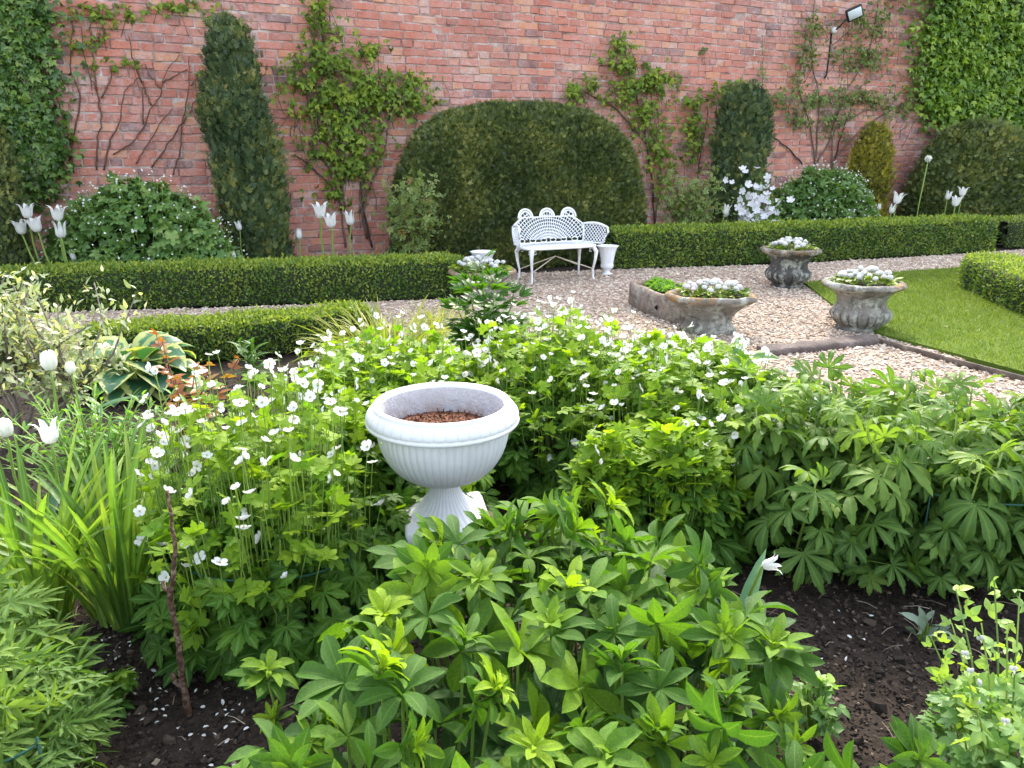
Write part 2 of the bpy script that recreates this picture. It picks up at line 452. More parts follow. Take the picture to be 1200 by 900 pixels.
# ------------------------------------------------------------------ the setting: ground, gravel, lawn
def make_ground():
    def axis(a, b, fa, fb, fine):
        mid = np.arange(fa, fb, fine)
        lo = fa - np.geomspace(.3, fa - a, 12)[::-1]; hi = fb + np.geomspace(.3, b - fb, 12)
        return np.concatenate([lo, mid, hi])
    xs = axis(-60, 60, -2.6, 2.4, .035); ys = axis(-40, 80, .7, 3.6, .035)
    X, Y = np.meshgrid(xs, ys)
    Z = np.zeros_like(X)
    nx, ny = len(xs), len(ys)
    for j in range(ny):
        for i in range(nx):
            x, y = X[j, i], Y[j, i]
            if -2.7 < x < 2.5 and .6 < y < 3.7:
                Z[j, i] = .022 * mnoise.noise(Vector((x * 5, y * 5, 0))) + .012 * mnoise.noise(Vector((x * 17, y * 17, 3))) - .012
    Z[Z == 0] = -.012
    v = np.stack([X, Y, Z], 2).reshape(-1, 3)
    f = [(j * nx + i, j * nx + i + 1, (j + 1) * nx + i + 1, (j + 1) * nx + i) for j in range(ny - 1) for i in range(nx - 1)]
    g = Geo(); g.poly(v, f)
    m, nt, out = newmat('soil')
    c = ramp(nt, noise(nt, 22, 6, .7), [(.3, (.014, .0105, .008)), (.55, (.036, .026, .02)), (.75, (.075, .057, .043))])
    p = nd(nt, 'ShaderNodeBsdfPrincipled', Roughness=.95); p.inputs['Specular IOR Level'].default_value = .15
    nt.links.new(c, p.inputs['Base Color'])
    nt.links.new(bump(nt, noise(nt, 70, 5, .7), .012), p.inputs['Normal'])
    nt.links.new(p.outputs[0], out.inputs[0])
    return tag(g.build('ground', m), kind='structure')
make_ground()

def sheet(name, pts, mat, z):
    g = Geo(); P = np.array([[p[0], p[1], z] for p in pts] + [[p[0], p[1], -.02] for p in pts]); n = len(pts)
    g.poly(P, [tuple(range(n))] + [(i, n + i, n + (i + 1) % n, (i + 1) % n) for i in range(n)])
    return tag(g.build(name, mat, smooth=False), kind='structure')
GRAVEL = [gp(-260, 392), gp(60, 367), gp(300, 360), gp(545, 350), gp(575, 322), gp(700, 317), gp(900, 311), gp(1100, 300), gp(1320, 284),
          gp(1420, 300), gp(1420, 340), gp(1190, 380), gp(1120, 430), gp(1330, 475), gp(1330, 560), gp(1180, 505), gp(1000, 470), gp(850, 445), gp(700, 425), gp(560, 405), gp(440, 400), gp(200, 415), gp(-260, 440)]
def ccw(P):
    a = sum(P[i][0] * P[(i + 1) % len(P)][1] - P[(i + 1) % len(P)][0] * P[i][1] for i in range(len(P)))
    return P if a > 0 else P[::-1]
def inside(pts, P):
    x, y = pts[:, 0], pts[:, 1]; r = np.zeros(len(pts), bool)
    for i in range(len(P)):
        a, b = P[i], P[i - 1]
        c = ((a[1] > y) != (b[1] > y)) & (x < (b[0] - a[0]) * (y - a[1]) / (b[1] - a[1] + 1e-12) + a[0])
        r ^= c
    return r
def fill(P, n):
    P = np.array([p[:2] for p in P]); lo, hi = P.min(0), P.max(0); out = []
    while sum(map(len, out)) < n:
        q = rng.uniform(lo, hi, (n * 2, 2)); out.append(q[inside(q, P)])
    return np.concatenate(out)[:n]

M['gravelbed'] = plain('gravel_bed', [(.25, (.16, .11, .08)), (.5, (.34, .25, .19)), (.75, (.5, .4, .32))], .9, 60, 90, .012, detail=5)
GRAVEL = ccw(GRAVEL)
sheet('gravel_path', GRAVEL, M['gravelbed'], 0.004)
m, nt, out = newmat('pebble')
at_ = nd(nt, 'ShaderNodeAttribute', attribute_name='tint')
c = ramp(nt, at_.outputs['Fac'], [(0, (.24, .18, .14)), (.2, (.36, .275, .21)), (.5, (.45, .355, .27)), (.75, (.51, .425, .335)), (.93, (.6, .54, .455)), (1, (.32, .29, .26))])
p = nd(nt, 'ShaderNodeBsdfPrincipled', Roughness=.8); p.inputs['Specular IOR Level'].default_value = .25
nt.links.new(c, p.inputs['Base Color']); nt.links.new(p.outputs[0], out.inputs[0]); M['pebble'] = m
def pebbles(name, polys, n, size):
    q = fill(polys, n); N = len(q)
    g = Geo()
    ts = []
    for k in range(5):
        b = T([(0, 0, 1), (1, 0, .1), (.2, 1, -.1), (-1, .2, .1), (-.1, -1, 0), (0, 0, -1)], [(0, 1, 2), (0, 2, 3), (0, 3, 4), (0, 4, 1), (5, 2, 1), (5, 3, 2), (5, 4, 3), (5, 1, 4)])
        b.v = b.v * (1 + rng.normal(0, .2, (len(b.v), 1))) * np.array([1.3, .9, .6]); ts.append(b)
    s = size * rng.lognormal(0, .3, N)
    g.scatter(ts, frames(unit(np.concatenate([rng.normal(0, 1, (N, 2)), rng.normal(0, .25, (N, 1))], 1)), unit(np.array([0, 0, 1]) + rvec(N, .25)), s),
              np.concatenate([q, (0.006 + s * .25)[:, None]], 1))
    o = g.build(name, M['pebble'], smooth=False)
    return tag(o, 'loose pinkish beige gravel stones covering the path', 'gravel', kind='stuff')
pebbles('gravel', GRAVEL, 70000, .0105)

LAWN = ccw([gp(942, 334), gp(1040, 322), gp(1110, 317), gp(1230, 308), gp(1420, 315), gp(1500, 420), gp(1500, 540), gp(1200, 441), gp(1100, 413.5), gp(1028, 394), gp(985, 368)])
m, nt, out = newmat('lawn')
c = ramp(nt, noise(nt, 3, 6, .65), [(.3, (.075, .125, .014)), (.6, (.11, .165, .02)), (.8, (.15, .2, .028))])
p = nd(nt, 'ShaderNodeBsdfPrincipled', Roughness=.9); p.inputs['Specular IOR Level'].default_value = .1
nt.links.new(c, p.inputs['Base Color']); nt.links.new(bump(nt, noise(nt, 120, 3), .02), p.inputs['Normal'])
nt.links.new(p.outputs[0], out.inputs[0])
sheet('lawn', LAWN, m, 0.03)
M['grass'] = leafmat('grass_blade', [(0, (.08, .135, .015)), (.6, (.125, .185, .02)), (1, (.21, .25, .035))], .3)
def grass():
    q = fill(LAWN, 60000); N = len(q); g = Geo()
    t = T([(-.1, 0, 0), (.1, 0, 0), (.03, 1, .15), (-.03, 1, .15)], [(0, 1, 2, 3)])
    d = unit(np.array([0, 0, 1]) + rvec(N, .45))
    g.inst(t, frames(d, unit(rvec(N)), uni(.016, .034, N)), np.concatenate([q, np.full((N, 1), .029)], 1))
    tag(g.build('grass', M['grass']), 'short mown lawn grass beside the gravel', 'grass', kind='stuff')
grass()

# bark mulch, straw bits and fallen petals on the beds
def mulch():
    g = Geo(); N = 52000
    q = np.stack([uni(-3.4, 2.2, N), uni(.8, 4.9, N)], 1); q[:, 1] = .8 + (q[:, 1] - .8) ** 1.3 / 4.1 ** .3
    ts = []
    for k in range(5):
        b = T([(-.5, -.5, -.4), (.5, -.4, -.4), (.6, .5, -.4), (-.5, .5, -.4), (-.4, -.4, .4), (.45, -.45, .3), (.4, .4, .45), (-.45, .35, .3)],
              [(4, 5, 6, 7), (0, 1, 5, 4), (1, 2, 6, 5), (2, 3, 7, 6), (3, 0, 4, 7)])
        b.v = (b.v + rng.normal(0, .12, b.v.shape)) * np.array([.9, 1.4, .75]); ts.append(b)
    s = .0048 * rng.lognormal(0, .5, N)
    half = N * 6 // 10; q[:half] = np.stack([uni(-1.5, 1.6, half), uni(.85, 2.5, half)], 1)
    z = np.array([.022 * mnoise.noise(Vector((x * 5, y * 5, 0))) + .012 * mnoise.noise(Vector((x * 17, y * 17, 3))) - .012 if y < 3.6 and x > -2.6 else -.01 for x, y in q])
    g.scatter(ts, frames(unit(np.concatenate([rng.normal(0, 1, (N, 2)), rng.normal(0, .4, (N, 1))], 1)), unit(np.array([0, 0, 1]) + rvec(N, .5)), s),
              np.concatenate([q, (z + s * .3)[:, None]], 1), rng.beta(1.2, 3.2, N))
    # straws
    K = 900
    q2 = np.stack([uni(-2.6, 2.0, K), uni(.9, 4.2, K)], 1); a = uni(0, 6.28, K); l = uni(.02, .09, K)
    d = np.stack([np.cos(a) * l, np.sin(a) * l, uni(-.004, .01, K)], 1)
    p0 = np.concatenate([q2, np.full((K, 1), .008)], 1)
    g.stems(np.stack([p0 - d / 2, p0 + np.array([0, 0, .006]), p0 + d / 2], 1), .0014, .0008, 3, uni(.75, 1, K))
    m, nt, out = newmat('mulch')
    at_ = nd(nt, 'ShaderNodeAttribute', attribute_name='tint')
    c = ramp(nt, at_.outputs['Fac'], [(0, (.012, .009, .008)), (.35, (.035, .025, .019)), (.65, (.085, .062, .046)), (.85, (.2, .155, .115)), (1, (.4, .33, .25))])
    p = nd(nt, 'ShaderNodeBsdfPrincipled', Roughness=.9); p.inputs['Specular IOR Level'].default_value = .2
    nt.links.new(c, p.inputs['Base Color']); nt.links.new(p.outputs[0], out.inputs[0])
    tag(g.build('mulch', m, smooth=False), 'dark brown bark crumbs and straw bits over the flower bed', 'mulch', kind='stuff')
mulch()
def fallen():
    g = Geo(); P = []
    for (px, py, rx, ry, n) in ((130, 810, 90, 70, 80), (200, 760, 60, 45, 30), (270, 850, 60, 50, 20), (1000, 740, 70, 40, 12), (430, 735, 40, 30, 18), (60, 700, 50, 30, 14), (230, 455, 60, 40, 20)):
        for _ in range(n):
            P.append(gp(px + rng.normal(0, rx * .55), min(py + rng.normal(0, ry * .55), 915), .012))
    P = np.array(P); N = len(P)
    t = leaf((0, .3, .7, 1), np.array([.2, .8, .9, .1]) * .3, 1, 1, fold=.3, curl=.6)
    d = np.concatenate([rng.normal(0, 1, (N, 2)), rng.normal(0, .2, (N, 1))], 1)
    g.inst(t, frames(d, unit(np.array([0, 0, 1]) + rvec(N, .3)), uni(.007, .016, N)), P)
    tag(g.build('fallen_petals', M['white']), 'small white petals dropped on the dark soil', 'petals', kind='stuff')
fallen()

# ------------------------------------------------------------------ the brick wall
def make_wall():
    g = Geo()
    O = np.array([0, WALL_Y, 0])
    ang = WALL_ANG; s0, s1, H = -8.0, 13.5, 4.45
    rm = rotz(ang)
    L = s1 - s0
    c = O + WT * (s0 + s1) / 2 - WN * .2
    g.box(c + np.array([0, 0, H / 2 - .1]), (L, .4, H + .2), rm, .5, 1)
    pitch = .094; V = []; tint = []
    rows = int(H / pitch)
    for k in range(rows):
        z = k * pitch
        x = s0 + uni(0, .25)
        hdr = (k % 5 == 3)
        while x < s1 - .3:
            w = .138 if (hdr and rng.random() < .75) or rng.random() < .27 else .284
            w += rng.normal(0, .009)
            b = .0055 + abs(rng.normal(0, .0015)); pr = .009 + rng.normal(0, .003)
            zc = rng.normal(0, .003)
            sag = .012 * math.sin(x * .9 + k * .05) + .008 * math.sin(x * 2.3 + 1)
            a0, a1, z0, z1 = x + b, x + w - b, z + b + zc + sag, z + pitch - b + zc + sag
            e = .006; j = rng.normal(0, .0032, (8, 3))
            q = [(a0, z0, -.002), (a1, z0, -.002), (a1, z1, -.002), (a0, z1, -.002), (a0 + e, z0 + e, pr), (a1 - e, z0 + e, pr), (a1 - e, z1 - e, pr), (a0 + e, z1 - e, pr)]
            for (ss, zz, dd), jj in zip(q, j):
                V.append(O + WT * (ss + jj[0]) + WN * (dd + jj[2] * .7) + np.array([0, 0, zz + jj[1]]))
            tint += [rng.random()] * 8
            x += w
    V = np.array(V); N = len(V) // 8
    f = np.array([[4, 5, 6, 7], [0, 1, 5, 4], [1, 2, 6, 5], [2, 3, 7, 6], [3, 0, 4, 7]])
    l = (f.ravel()[None, :] + (np.arange(N) * 8)[:, None]).ravel()
    g.raw(V, l, np.full(N * 5, 4, np.int32), np.array(tint), np.zeros(len(V)), 0)
    # coping stones on top, above the picture
    for k in range(int(L / .6)):
        g.box(O + WT * (s0 + .3 + k * .6) - WN * .2 + np.array([0, 0, H + .04]), (.592, .5, .08), rm, rng.random(), 0, .01)
    mb, nt, out = newmat('brick')
    at_ = nd(nt, 'ShaderNodeAttribute', attribute_name='tint')
    f = mth(nt, 'ADD', at_.outputs['Fac'], mth(nt, 'MULTIPLY', mth(nt, 'SUBTRACT', noise(nt, 9, 4, .7), .5), .45))
    c = ramp(nt, f, [(0, (.22, .12, .115)), (.05, (.33, .14, .11)), (.13, (.45, .15, .1)), (.45, (.53, .18, .115)), (.75, (.57, .22, .155)), (.9, (.62, .28, .14)), (1, (.58, .36, .31))])
    w = ramp(nt, noise(nt, 1.1, 5, .65), [(.44, (0, 0, 0)), (.66, (1, 1, 1))])
    w2 = ramp(nt, noise(nt, 16, 4, .7), [(.4, (0, 0, 0)), (.68, (1, 1, 1))])
    c = mixc(nt, mth(nt, 'MULTIPLY', mth(nt, 'MULTIPLY', w, w2), .8), c, (.62, .50, .48))
    w3 = ramp(nt, noise(nt, 7, 5, .7), [(.38, (0, 0, 0)), (.66, (1, 1, 1))])
    c = mixc(nt, mth(nt, 'MULTIPLY', w3, .34), c, (.6, .42, .38))
    sp = ramp(nt, noise(nt, 30, 6, .75), [(.5, (0, 0, 0)), (.66, (1, 1, 1))])     # spalled and sooty spots
    c = mixc(nt, mth(nt, 'MULTIPLY', sp, .36), c, (.26, .11, .085))
    d = ramp(nt, noise(nt, .7, 5, .7), [(.52, (0, 0, 0)), (.75, (1, 1, 1))])
    c = mixc(nt, mth(nt, 'MULTIPLY', d, .32), c, (.17, .10, .085))
    p = nd(nt, 'ShaderNodeBsdfPrincipled', Roughness=.88); p.inputs['Specular IOR Level'].default_value = .2
    nt.links.new(c, p.inputs['Base Color']); nt.links.new(bump(nt, noise(nt, 45, 5, .7), .012), p.inputs['Normal'])
    nt.links.new(p.outputs[0], out.inputs[0])
    mm = plain('lime_mortar', [(.32, (.2, .12, .10)), (.5, (.4, .29, .25)), (.68, (.60, .52, .47))], .95, 6, 60, .01, detail=6)
    o = g.build('brick_wall', [mb, mm], smooth=False)
    tag(o, 'tall weathered red brick garden wall behind the whole border', 'wall')
make_wall()

# ------------------------------------------------------------------ hedges and clipped shrubs
def fbm(p, s, seed=0.0):
    q = Vector((p[0] * s + seed, p[1] * s - seed, p[2] * s + 2 * seed))
    return mnoise.noise(q) + .5 * mnoise.noise(q * 2.1)
def gridhull(P, closed=True):
    """P (rows, cols, 3) -> verts, quads"""
    r, c = P.shape[:2]
    f = [(i * c + j, i * c + (j + 1) % c, (i + 1) * c + (j + 1) % c, (i + 1) * c + j) for i in range(r - 1) for j in range(c if closed else c - 1)]
    return P.reshape(-1, 3), f
def surf_sample(V, F, n, facing=True, minz=.0):
    F = np.array(F); a, b, c, d = (V[F[:, k]] for k in range(4))
    nrm = np.cross(c - a, d - b); ar = np.linalg.norm(nrm, axis=1) / 2; nn = unit(nrm)
    cen = (a + b + c + d) / 4
    w = ar.copy()
    if facing:
        toc = unit(np.array([0, 0, CAM_Z]) - cen)
        w *= np.clip((nn * toc).sum(1) * 2.2 + .75, .12, 1)
    w[nn[:, 2] < -.6] *= .05
    k = rng.choice(len(F), n, p=w / w.sum())
    u, v = uni(0, 1, n)[:, None], uni(0, 1, n)[:, None]
    return (a[k] * (1 - u) + b[k] * u) * (1 - v) + (d[k] * (1 - u) + c[k] * u) * v, nn[k]
SMALLS = [small(1, .5, .2, .4), small(1, .6, .3, .1), small(1, .42, .15, .7)]
def sprig(n=3, W=.16, L=.62):
    out = [small(1, .14, .2, .2)]
    for k in range(n):
        for s in (-1, 1):
            out.append(small(L * uni(.7, 1), W, .2, .2).moved(rotz(s * uni(.6, .95)), (0, .14 + .24 * k, 0)))
    return join(out)
SPRIGS = [sprig() for _ in range(4)]
def cladding(root, V, F, n, size, mats, tmpl=SMALLS, name='foliage', up=.5, out_=.6, sp=.55, depth=.03, tipfrac=0.0, tint=None):
    """leafy skin over a hull: hull mesh 'branch_core', leaves 'foliage'"""
    p, nn = surf_sample(V, F, n)
    d = unit(nn * out_ + np.array([0, 0, up]) + rvec(n, sp))
    pos = p + nn * (rng.normal(0, depth, n) - depth * .4)[:, None]
    g = Geo()
    s = size * uni(.65, 1.3, n)
    tt = np.clip(rng.normal(.45, .24, n), 0, 1) if tint is None else tint(pos, nn, n)
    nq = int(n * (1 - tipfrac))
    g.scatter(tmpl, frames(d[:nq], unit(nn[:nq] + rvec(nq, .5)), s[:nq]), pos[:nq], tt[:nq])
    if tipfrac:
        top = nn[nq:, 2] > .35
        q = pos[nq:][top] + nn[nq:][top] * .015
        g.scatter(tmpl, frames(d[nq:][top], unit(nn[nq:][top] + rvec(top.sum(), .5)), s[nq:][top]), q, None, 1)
    fo = g.build(name, mats, root)
    fo.location = tuple(-c for c in root.location); return fo
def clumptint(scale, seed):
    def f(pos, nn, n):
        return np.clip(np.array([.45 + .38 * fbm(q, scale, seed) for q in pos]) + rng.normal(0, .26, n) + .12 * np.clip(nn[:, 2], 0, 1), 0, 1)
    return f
def core(root, V, F, shrink=.02):
    g = Geo(); V = np.asarray(V)
    g.poly(V, F, .5)
    o = g.build('branch_core', M['core'], root)
    o.location = tuple(-c for c in root.location)
def local(root, *objs):
    for o in objs: o.location = tuple(-c for c in root.location)

def boxhedge(name, label, front, height, thick, n, size=.03, hfun=None, seed=1.0, group=None, cat='hedge'):
    """front: ground points along the front face, left to right (world)"""
    P = np.array([p[:2] for p in front]); 
    seg = np.linalg.norm(np.diff(P, axis=0), axis=1); s = np.concatenate([[0], np.cumsum(seg)])
    m = max(8, int(s[-1] / .07)); u = np.linspace(0, s[-1], m)
    Q = np.stack([np.interp(u, s, P[:, 0]), np.interp(u, s, P[:, 1])], 1)
    tg = unit(np.gradient(Q, axis=0)); nb = np.stack([-tg[:, 1], tg[:, 0]], 1)      # away from the viewer
    prof = [(0, .02), (0, .25), (0, .5), (0, .75), (.02, .9), (.1, .98), (.3, 1), (.5, 1.01), (.7, 1), (.9, .98), (.98, .9), (1, .7), (1, .35), (1, .02)]
    rows = []
    for i in range(m):
        e = min(i, m - 1 - i) / m * s[-1]
        k = min(1.0, math.sqrt(max(e, 0) / .1 + .05)) if e < .1 else 1.0
        h = height * (hfun(u[i] / s[-1]) if hfun else 1)
        row = []
        for (a, z) in prof:
            a2 = .5 + (a - .5) * (.75 + .25 * k)
            q = np.array([*(Q[i] + nb[i] * a2 * thick), z * h * (.9 + .1 * k)])
            q[2] += .018 * fbm(q, 3.5, seed) * (z > .5)
            q[:2] -= nb[i] * .022 * fbm(q, 5, seed + 4) * (1 if a < .5 else -1)
            row.append(q)
        rows.append(row)
    Pg = np.array(rows)
    V, F = gridhull(Pg, closed=False)
    # end caps
    V = list(V); c0 = Pg[0].mean(0); c1 = Pg[-1].mean(0); nC = len(prof)
    V += [c0, c1]; a, b = len(V) - 2, len(V) - 1; off = (m - 1) * nC
    F = [tuple(reversed(f)) for f in F] if False else list(F)
    F += [(a, j + 1, j, j) for j in range(nC - 1)] + [(b, off + j, off + j + 1, off + j + 1) for j in range(nC - 1)]
    V = np.array(V)
    # orientation: make normals point outwards
    F2 = []
    cl = Pg.mean(1)
    for f in F:
        q = V[list(f)]; nr = np.cross(q[2] - q[0], q[3] - q[1]) if f[2] != f[3] else np.cross(q[1] - q[0], q[2] - q[0])
        cen = q.mean(0); cc = cl[np.argmin(np.linalg.norm(cl[:, :2] - cen[:2], axis=1))]
        F2.append(f if np.dot(nr, cen - cc) >= 0 else tuple(f[::-1]))
    F = F2
    base = np.array([*(P.mean(0)), 0])
    root = empty(name, base, label, cat, group)
    g = Geo(); g.poly(V, [f if len(set(f)) == 4 else tuple(dict.fromkeys(f)) for f in F]); 
    local(root, g.build('branch_core', M['core'], root))
    Fq = [f for f in F if len(set(f)) == 4]
    caps = [f for f in F if len(set(f)) < 4]
    Fs = Fq + [tuple(dict.fromkeys(f)) + (tuple(dict.fromkeys(f))[-1],) for f in caps]
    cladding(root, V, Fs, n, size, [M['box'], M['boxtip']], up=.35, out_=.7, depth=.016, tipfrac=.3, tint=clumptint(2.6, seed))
    return root
boxhedge('box_hedge', 'long clipped box hedge along the far path edge, left of the white bench', [gp(-140, 378), gp(100, 364), gp(400, 354), gp(545, 347)], .36, .45, 36000, .036, seed=1.3)
boxhedge('box_hedge', 'clipped box hedge behind the two grey stone urns, right of the bench', [gp(722, 316), gp(900, 309), gp(1050, 301), gp(1166, 294)], .46, .5, 40000, .042, seed=2.2)
boxhedge('box_hedge', 'low box hedge on the near side of the path, behind the variegated hosta', [gp(100, 436), gp(240, 424), gp(340, 414), gp(440, 402)], .245, .36, 20000, .029, seed=3.1)
boxhedge('box_hedge', 'curved box hedge end standing on the lawn at the right edge', [gp(1255, 395), gp(1180, 366), gp(1128, 341), gp(1122, 333)][::-1], .34, .55, 15000, .031, seed=4.4)
boxhedge('box_hedge', 'short dark box hedge stub beyond the rounded yew at far right', [gp(1180, 291), gp(1260, 288)], .42, .5, 7000, .03, seed=5.5)

def mound(name, label, cat, cx, cy, rx, ry, h, rz, n, size, mats, tm, seed, power=2.6, zp=2.4, lump=.05, up=.5, sp=.5, top=1.0, lumpscale=2.5, depth=.03, clip=True):
    """superellipsoid shrub standing on the ground"""
    rows = []
    for i in range(30):
        ph = i / 29 * math.pi * .5
        r = max(math.cos(ph), 0) ** (2 / zp); z = math.sin(ph) ** (2 / zp) if i else 0
        row = []
        for j in range(56):
            a = j / 56 * 2 * math.pi
            c, s = math.cos(a), math.sin(a)
            x = rx * np.sign(c) * abs(c) ** (2 / power) * r; y = ry * np.sign(s) * abs(s) ** (2 / power) * r
            q = np.array([x, y, z * h])
            q = q * (1 + lump * fbm(q, lumpscale, seed))
            row.append(q)
        rows.append(row)
    P = np.array(rows) @ rotz(rz).T + np.array([cx, cy, 0])
    V, F = gridhull(P)
    root = empty(name, (cx, cy, 0), label, cat)
    core(root, V, F)
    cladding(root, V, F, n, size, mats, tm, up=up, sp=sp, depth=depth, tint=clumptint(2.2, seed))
    return root
# big dome of yew behind the bench
pc = gp(638, 313); dx = WT * 0.05
mound('yew_dome', 'huge clipped dark yew dome behind the white bench', 'shrub', pc[0] - WN[0] * .62, pc[1] - WN[1] * .62, 1.72, .62, 1.93, WALL_ANG, 60000, .06, M['yew'], SPRIGS, 1.7, power=3.4, zp=3.2, lump=.02, lumpscale=2.2, depth=.02)
q = wp(1128, 292, .95)
mound('rounded_yew', 'broad rounded yew bush beside the ivy at far right', 'shrub', q[0], q[1], 1.25, .75, 1.78, WALL_ANG, 34000, .075, M['yew'], SPRIGS, 3.9, power=2.4, zp=2.5, lump=.07, lumpscale=1.7, depth=.05)

def column(name, label, px, py_base, off, prof, n, size, mat, seed, lump=.13, up=1.1, ls=3.5):
    """upright shrub: prof [(half width px, picture row)] at the depth of a point 'off' metres before the wall"""
    b = wp(px, py_base, off); b[2] = 0
    rows = []
    zs = [(at(px, y, b[1])[2], (at(px + hw, y, b[1])[0] - at(px, y, b[1])[0]), at(px + dxp, y, b[1])[0] - at(px, y, b[1])[0]) for (hw, y, dxp) in prof]
    zs = np.array(zs); zs = zs[np.argsort(zs[:, 0])]
    Z = np.linspace(0, zs[-1, 0], 40)
    for z in Z:
        r = np.interp(z, zs[:, 0], zs[:, 1]); ox = np.interp(z, zs[:, 0], zs[:, 2])
        row = []
        for j in range(40):
            a = j / 40 * 2 * math.pi
            q = np.array([math.cos(a) * r, math.sin(a) * r * .8, z * 1.0])
            k = 1 + lump * fbm(np.array([q[0] * 1.5, q[1] * 1.5, z * .5]), ls, seed)
            row.append(np.array([q[0] * k + ox + b[0], q[1] * k + b[1], z + .05 * fbm(q, 4, seed + 2)]))
        rows.append(row)
    V, F = gridhull(np.array(rows))
    root = empty(name, b, label, 'shrub')
    core(root, V, F)
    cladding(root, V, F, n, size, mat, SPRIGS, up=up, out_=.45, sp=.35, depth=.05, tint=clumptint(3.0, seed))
    return root
column('upright_yew', 'tall upright dark yew column against the wall, left of the leafy climber', 292, 292, .55,
       [(5, 26, 2), (15, 40, 1), (20, 60, 1), (21, 95, 3), (29, 118, -3), (34, 135, -3), (31, 165, 6), (32, 210, 10), (31, 250, 11), (29, 300, 11)], 26000, .08, M['yewblue'], 1.1, .26, ls=5.5)
column('upright_yew', 'narrow upright yew right of the domed yew, tips at uneven heights', 860, 280, .7,
       [(6, 104, 0), (16, 112, 0), (24, 130, 0), (27, 165, 0), (27, 200, 0), (24, 240, 0), (22, 285, 0)], 17000, .075, M['yewblue'], 2.1, .26, ls=5.5)
column('golden_yew', 'small golden yellow conifer against the wall on the right', 1010, 275, .5,
       [(4, 147, 0), (13, 156, 0), (20, 180, 0), (22, 215, 0), (21, 275, 0)], 9000, .06, M['gold'], 3.1, .2)
column('upright_yew', 'dark yew bush cut off by the left edge, under the ivy', -8, 300, .75,
       [(8, 118, 0), (30, 140, 0), (34, 180, 0), (36, 230, 0), (40, 310, 0)], 9000, .055, M['yew'], 4.6, .15)

# ------------------------------------------------------------------ climbers on the wall
IVY = []
for k in range(4):
    ls = [leaf(OV_T, np.array([.3, .9, 1, .8, .5, .25, .01]) * .24, 1, 1, fold=.12, curl=.4)]
    for s in (-1, 1):
        ls.append(leaf((0, .4, .75, 1), np.array([.3, .8, .5, .01]) * .22, .68, 1, fold=.1, curl=.4).moved(rotz(s * .85), (0, .04, .01)))
    IVY.append(join(ls))
OVATES = [ovate(1, uni(.5, .62), fold=uni(.1, .3), curl=uni(.2, .8)) for _ in range(3)]
def trifoliate():
    out = [ovate(1, .55, fold=.2, curl=uni(.3, .8)).moved(np.eye(3), (0, .1, 0))]
    for s in (-1, 1): out.append(ovate(.75, .42, fold=.2, curl=uni(.3, .8)).moved(rotz(s * 1.15)))
    return join(out)
TRIF = [trifoliate() for _ in range(4)]
def pinnate(n=5):
    out = [small(.5, .26, .2, .4).moved(np.eye(3), (0, .6, 0))]
    for k in range(n // 2):
        for s in (-1, 1): out.append(small(.45, .24, .2, .4).moved(rotz(s * 1.1), (0, .2 + .25 * k, 0)))
    return join(out)
PINN = [pinnate() for _ in range(3)]
def blobs_px(blobs, dens=1.0):
    P = []
    for (x, y, rx, ry, n) in blobs:
        k = int(n * dens)
        a = uni(0, 6.283, k); r = np.minimum(np.abs(rng.normal(0, .62, k)) ** .8, 1.6)
        P.append(np.stack([x + rx * r * np.cos(a), y + ry * r * np.sin(a)], 1))
    return np.concatenate(P)
def climber(name, label, blobs, size, mat, tmpl, polys=(), twigs=60, off=(.02, .22), hang=.5, stemmat='twig', stem_r=.011, cat='climber', dens=1.0, solid=False):
    b = wp(blobs[0][0] if not polys else polys[0][0][0], 270, .15); b[2] = 0
    root = empty(name, b, label, cat)
    px = blobs_px(blobs, dens); N = len(px)
    # leaves gather in tufts
    o = off[0] + (off[1] - off[0]) * rng.beta(1.4, 1.6, N)
    tuft = np.array([fbm((x * .05, y * .05, 0), 1.0, len(label)) for x, y in px])
    keep = tuft > rng.normal(-.9 if solid else -.08, .32, N)
    px, o, tuft = px[keep], o[keep], tuft[keep]; N = len(px)
    pos = np.array([wp(x, y, q) for (x, y), q in zip(px, o)])
    pos[:, 2] = np.maximum(pos[:, 2], .03)
    nrm = unit(WN * .9 + np.array([0, 0, .45]) + rvec(N, .45))
    d = unit(np.array([0, 0, -hang]) + WN * .35 + rvec(N, .55))
    g = Geo()
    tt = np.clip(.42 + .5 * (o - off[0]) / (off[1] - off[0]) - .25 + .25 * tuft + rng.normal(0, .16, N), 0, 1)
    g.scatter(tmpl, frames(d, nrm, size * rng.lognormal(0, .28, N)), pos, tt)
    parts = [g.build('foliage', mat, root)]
    for pl in polys:
        P = np.array([wp(x, y, uni(.02, .05)) for x, y in pl]); P[:, 2] = np.maximum(P[:, 2], 0)
        # refine with a slight wander
        t = np.linspace(0, len(P) - 1, len(P) * 4); Q = np.stack([np.interp(t, np.arange(len(P)), P[:, k]) for k in range(3)], 1)
        Q[1:-1] += rng.normal(0, .006, Q[1:-1].shape)
        s = Geo(); s.tube(Q, np.linspace(stem_r, stem_r * .45, len(Q)), 6, rng.random())
        parts.append(s.build('stem', M[stemmat], root))
    s = Geo()
    if N:
        k = min(twigs, N); idx = rng.choice(N, k, replace=False)
        a = pos[idx]; e = a + np.stack([rng.normal(0, .10, k), rng.normal(0, .05, k), -uni(.08, .45, k)], 1)
        e -= WN * np.minimum(.02, .1)
        mid = (a + e) / 2 + rvec(k, .03)
        s.stems(np.stack([e, mid, a], 1), stem_r * .4, stem_r * .2, 4)
    if s.n:
        parts.append(s.build('twigs', M[stemmat], root)); parts[-1]['kind'] = 'stuff'
    local(root, *parts)
    return root

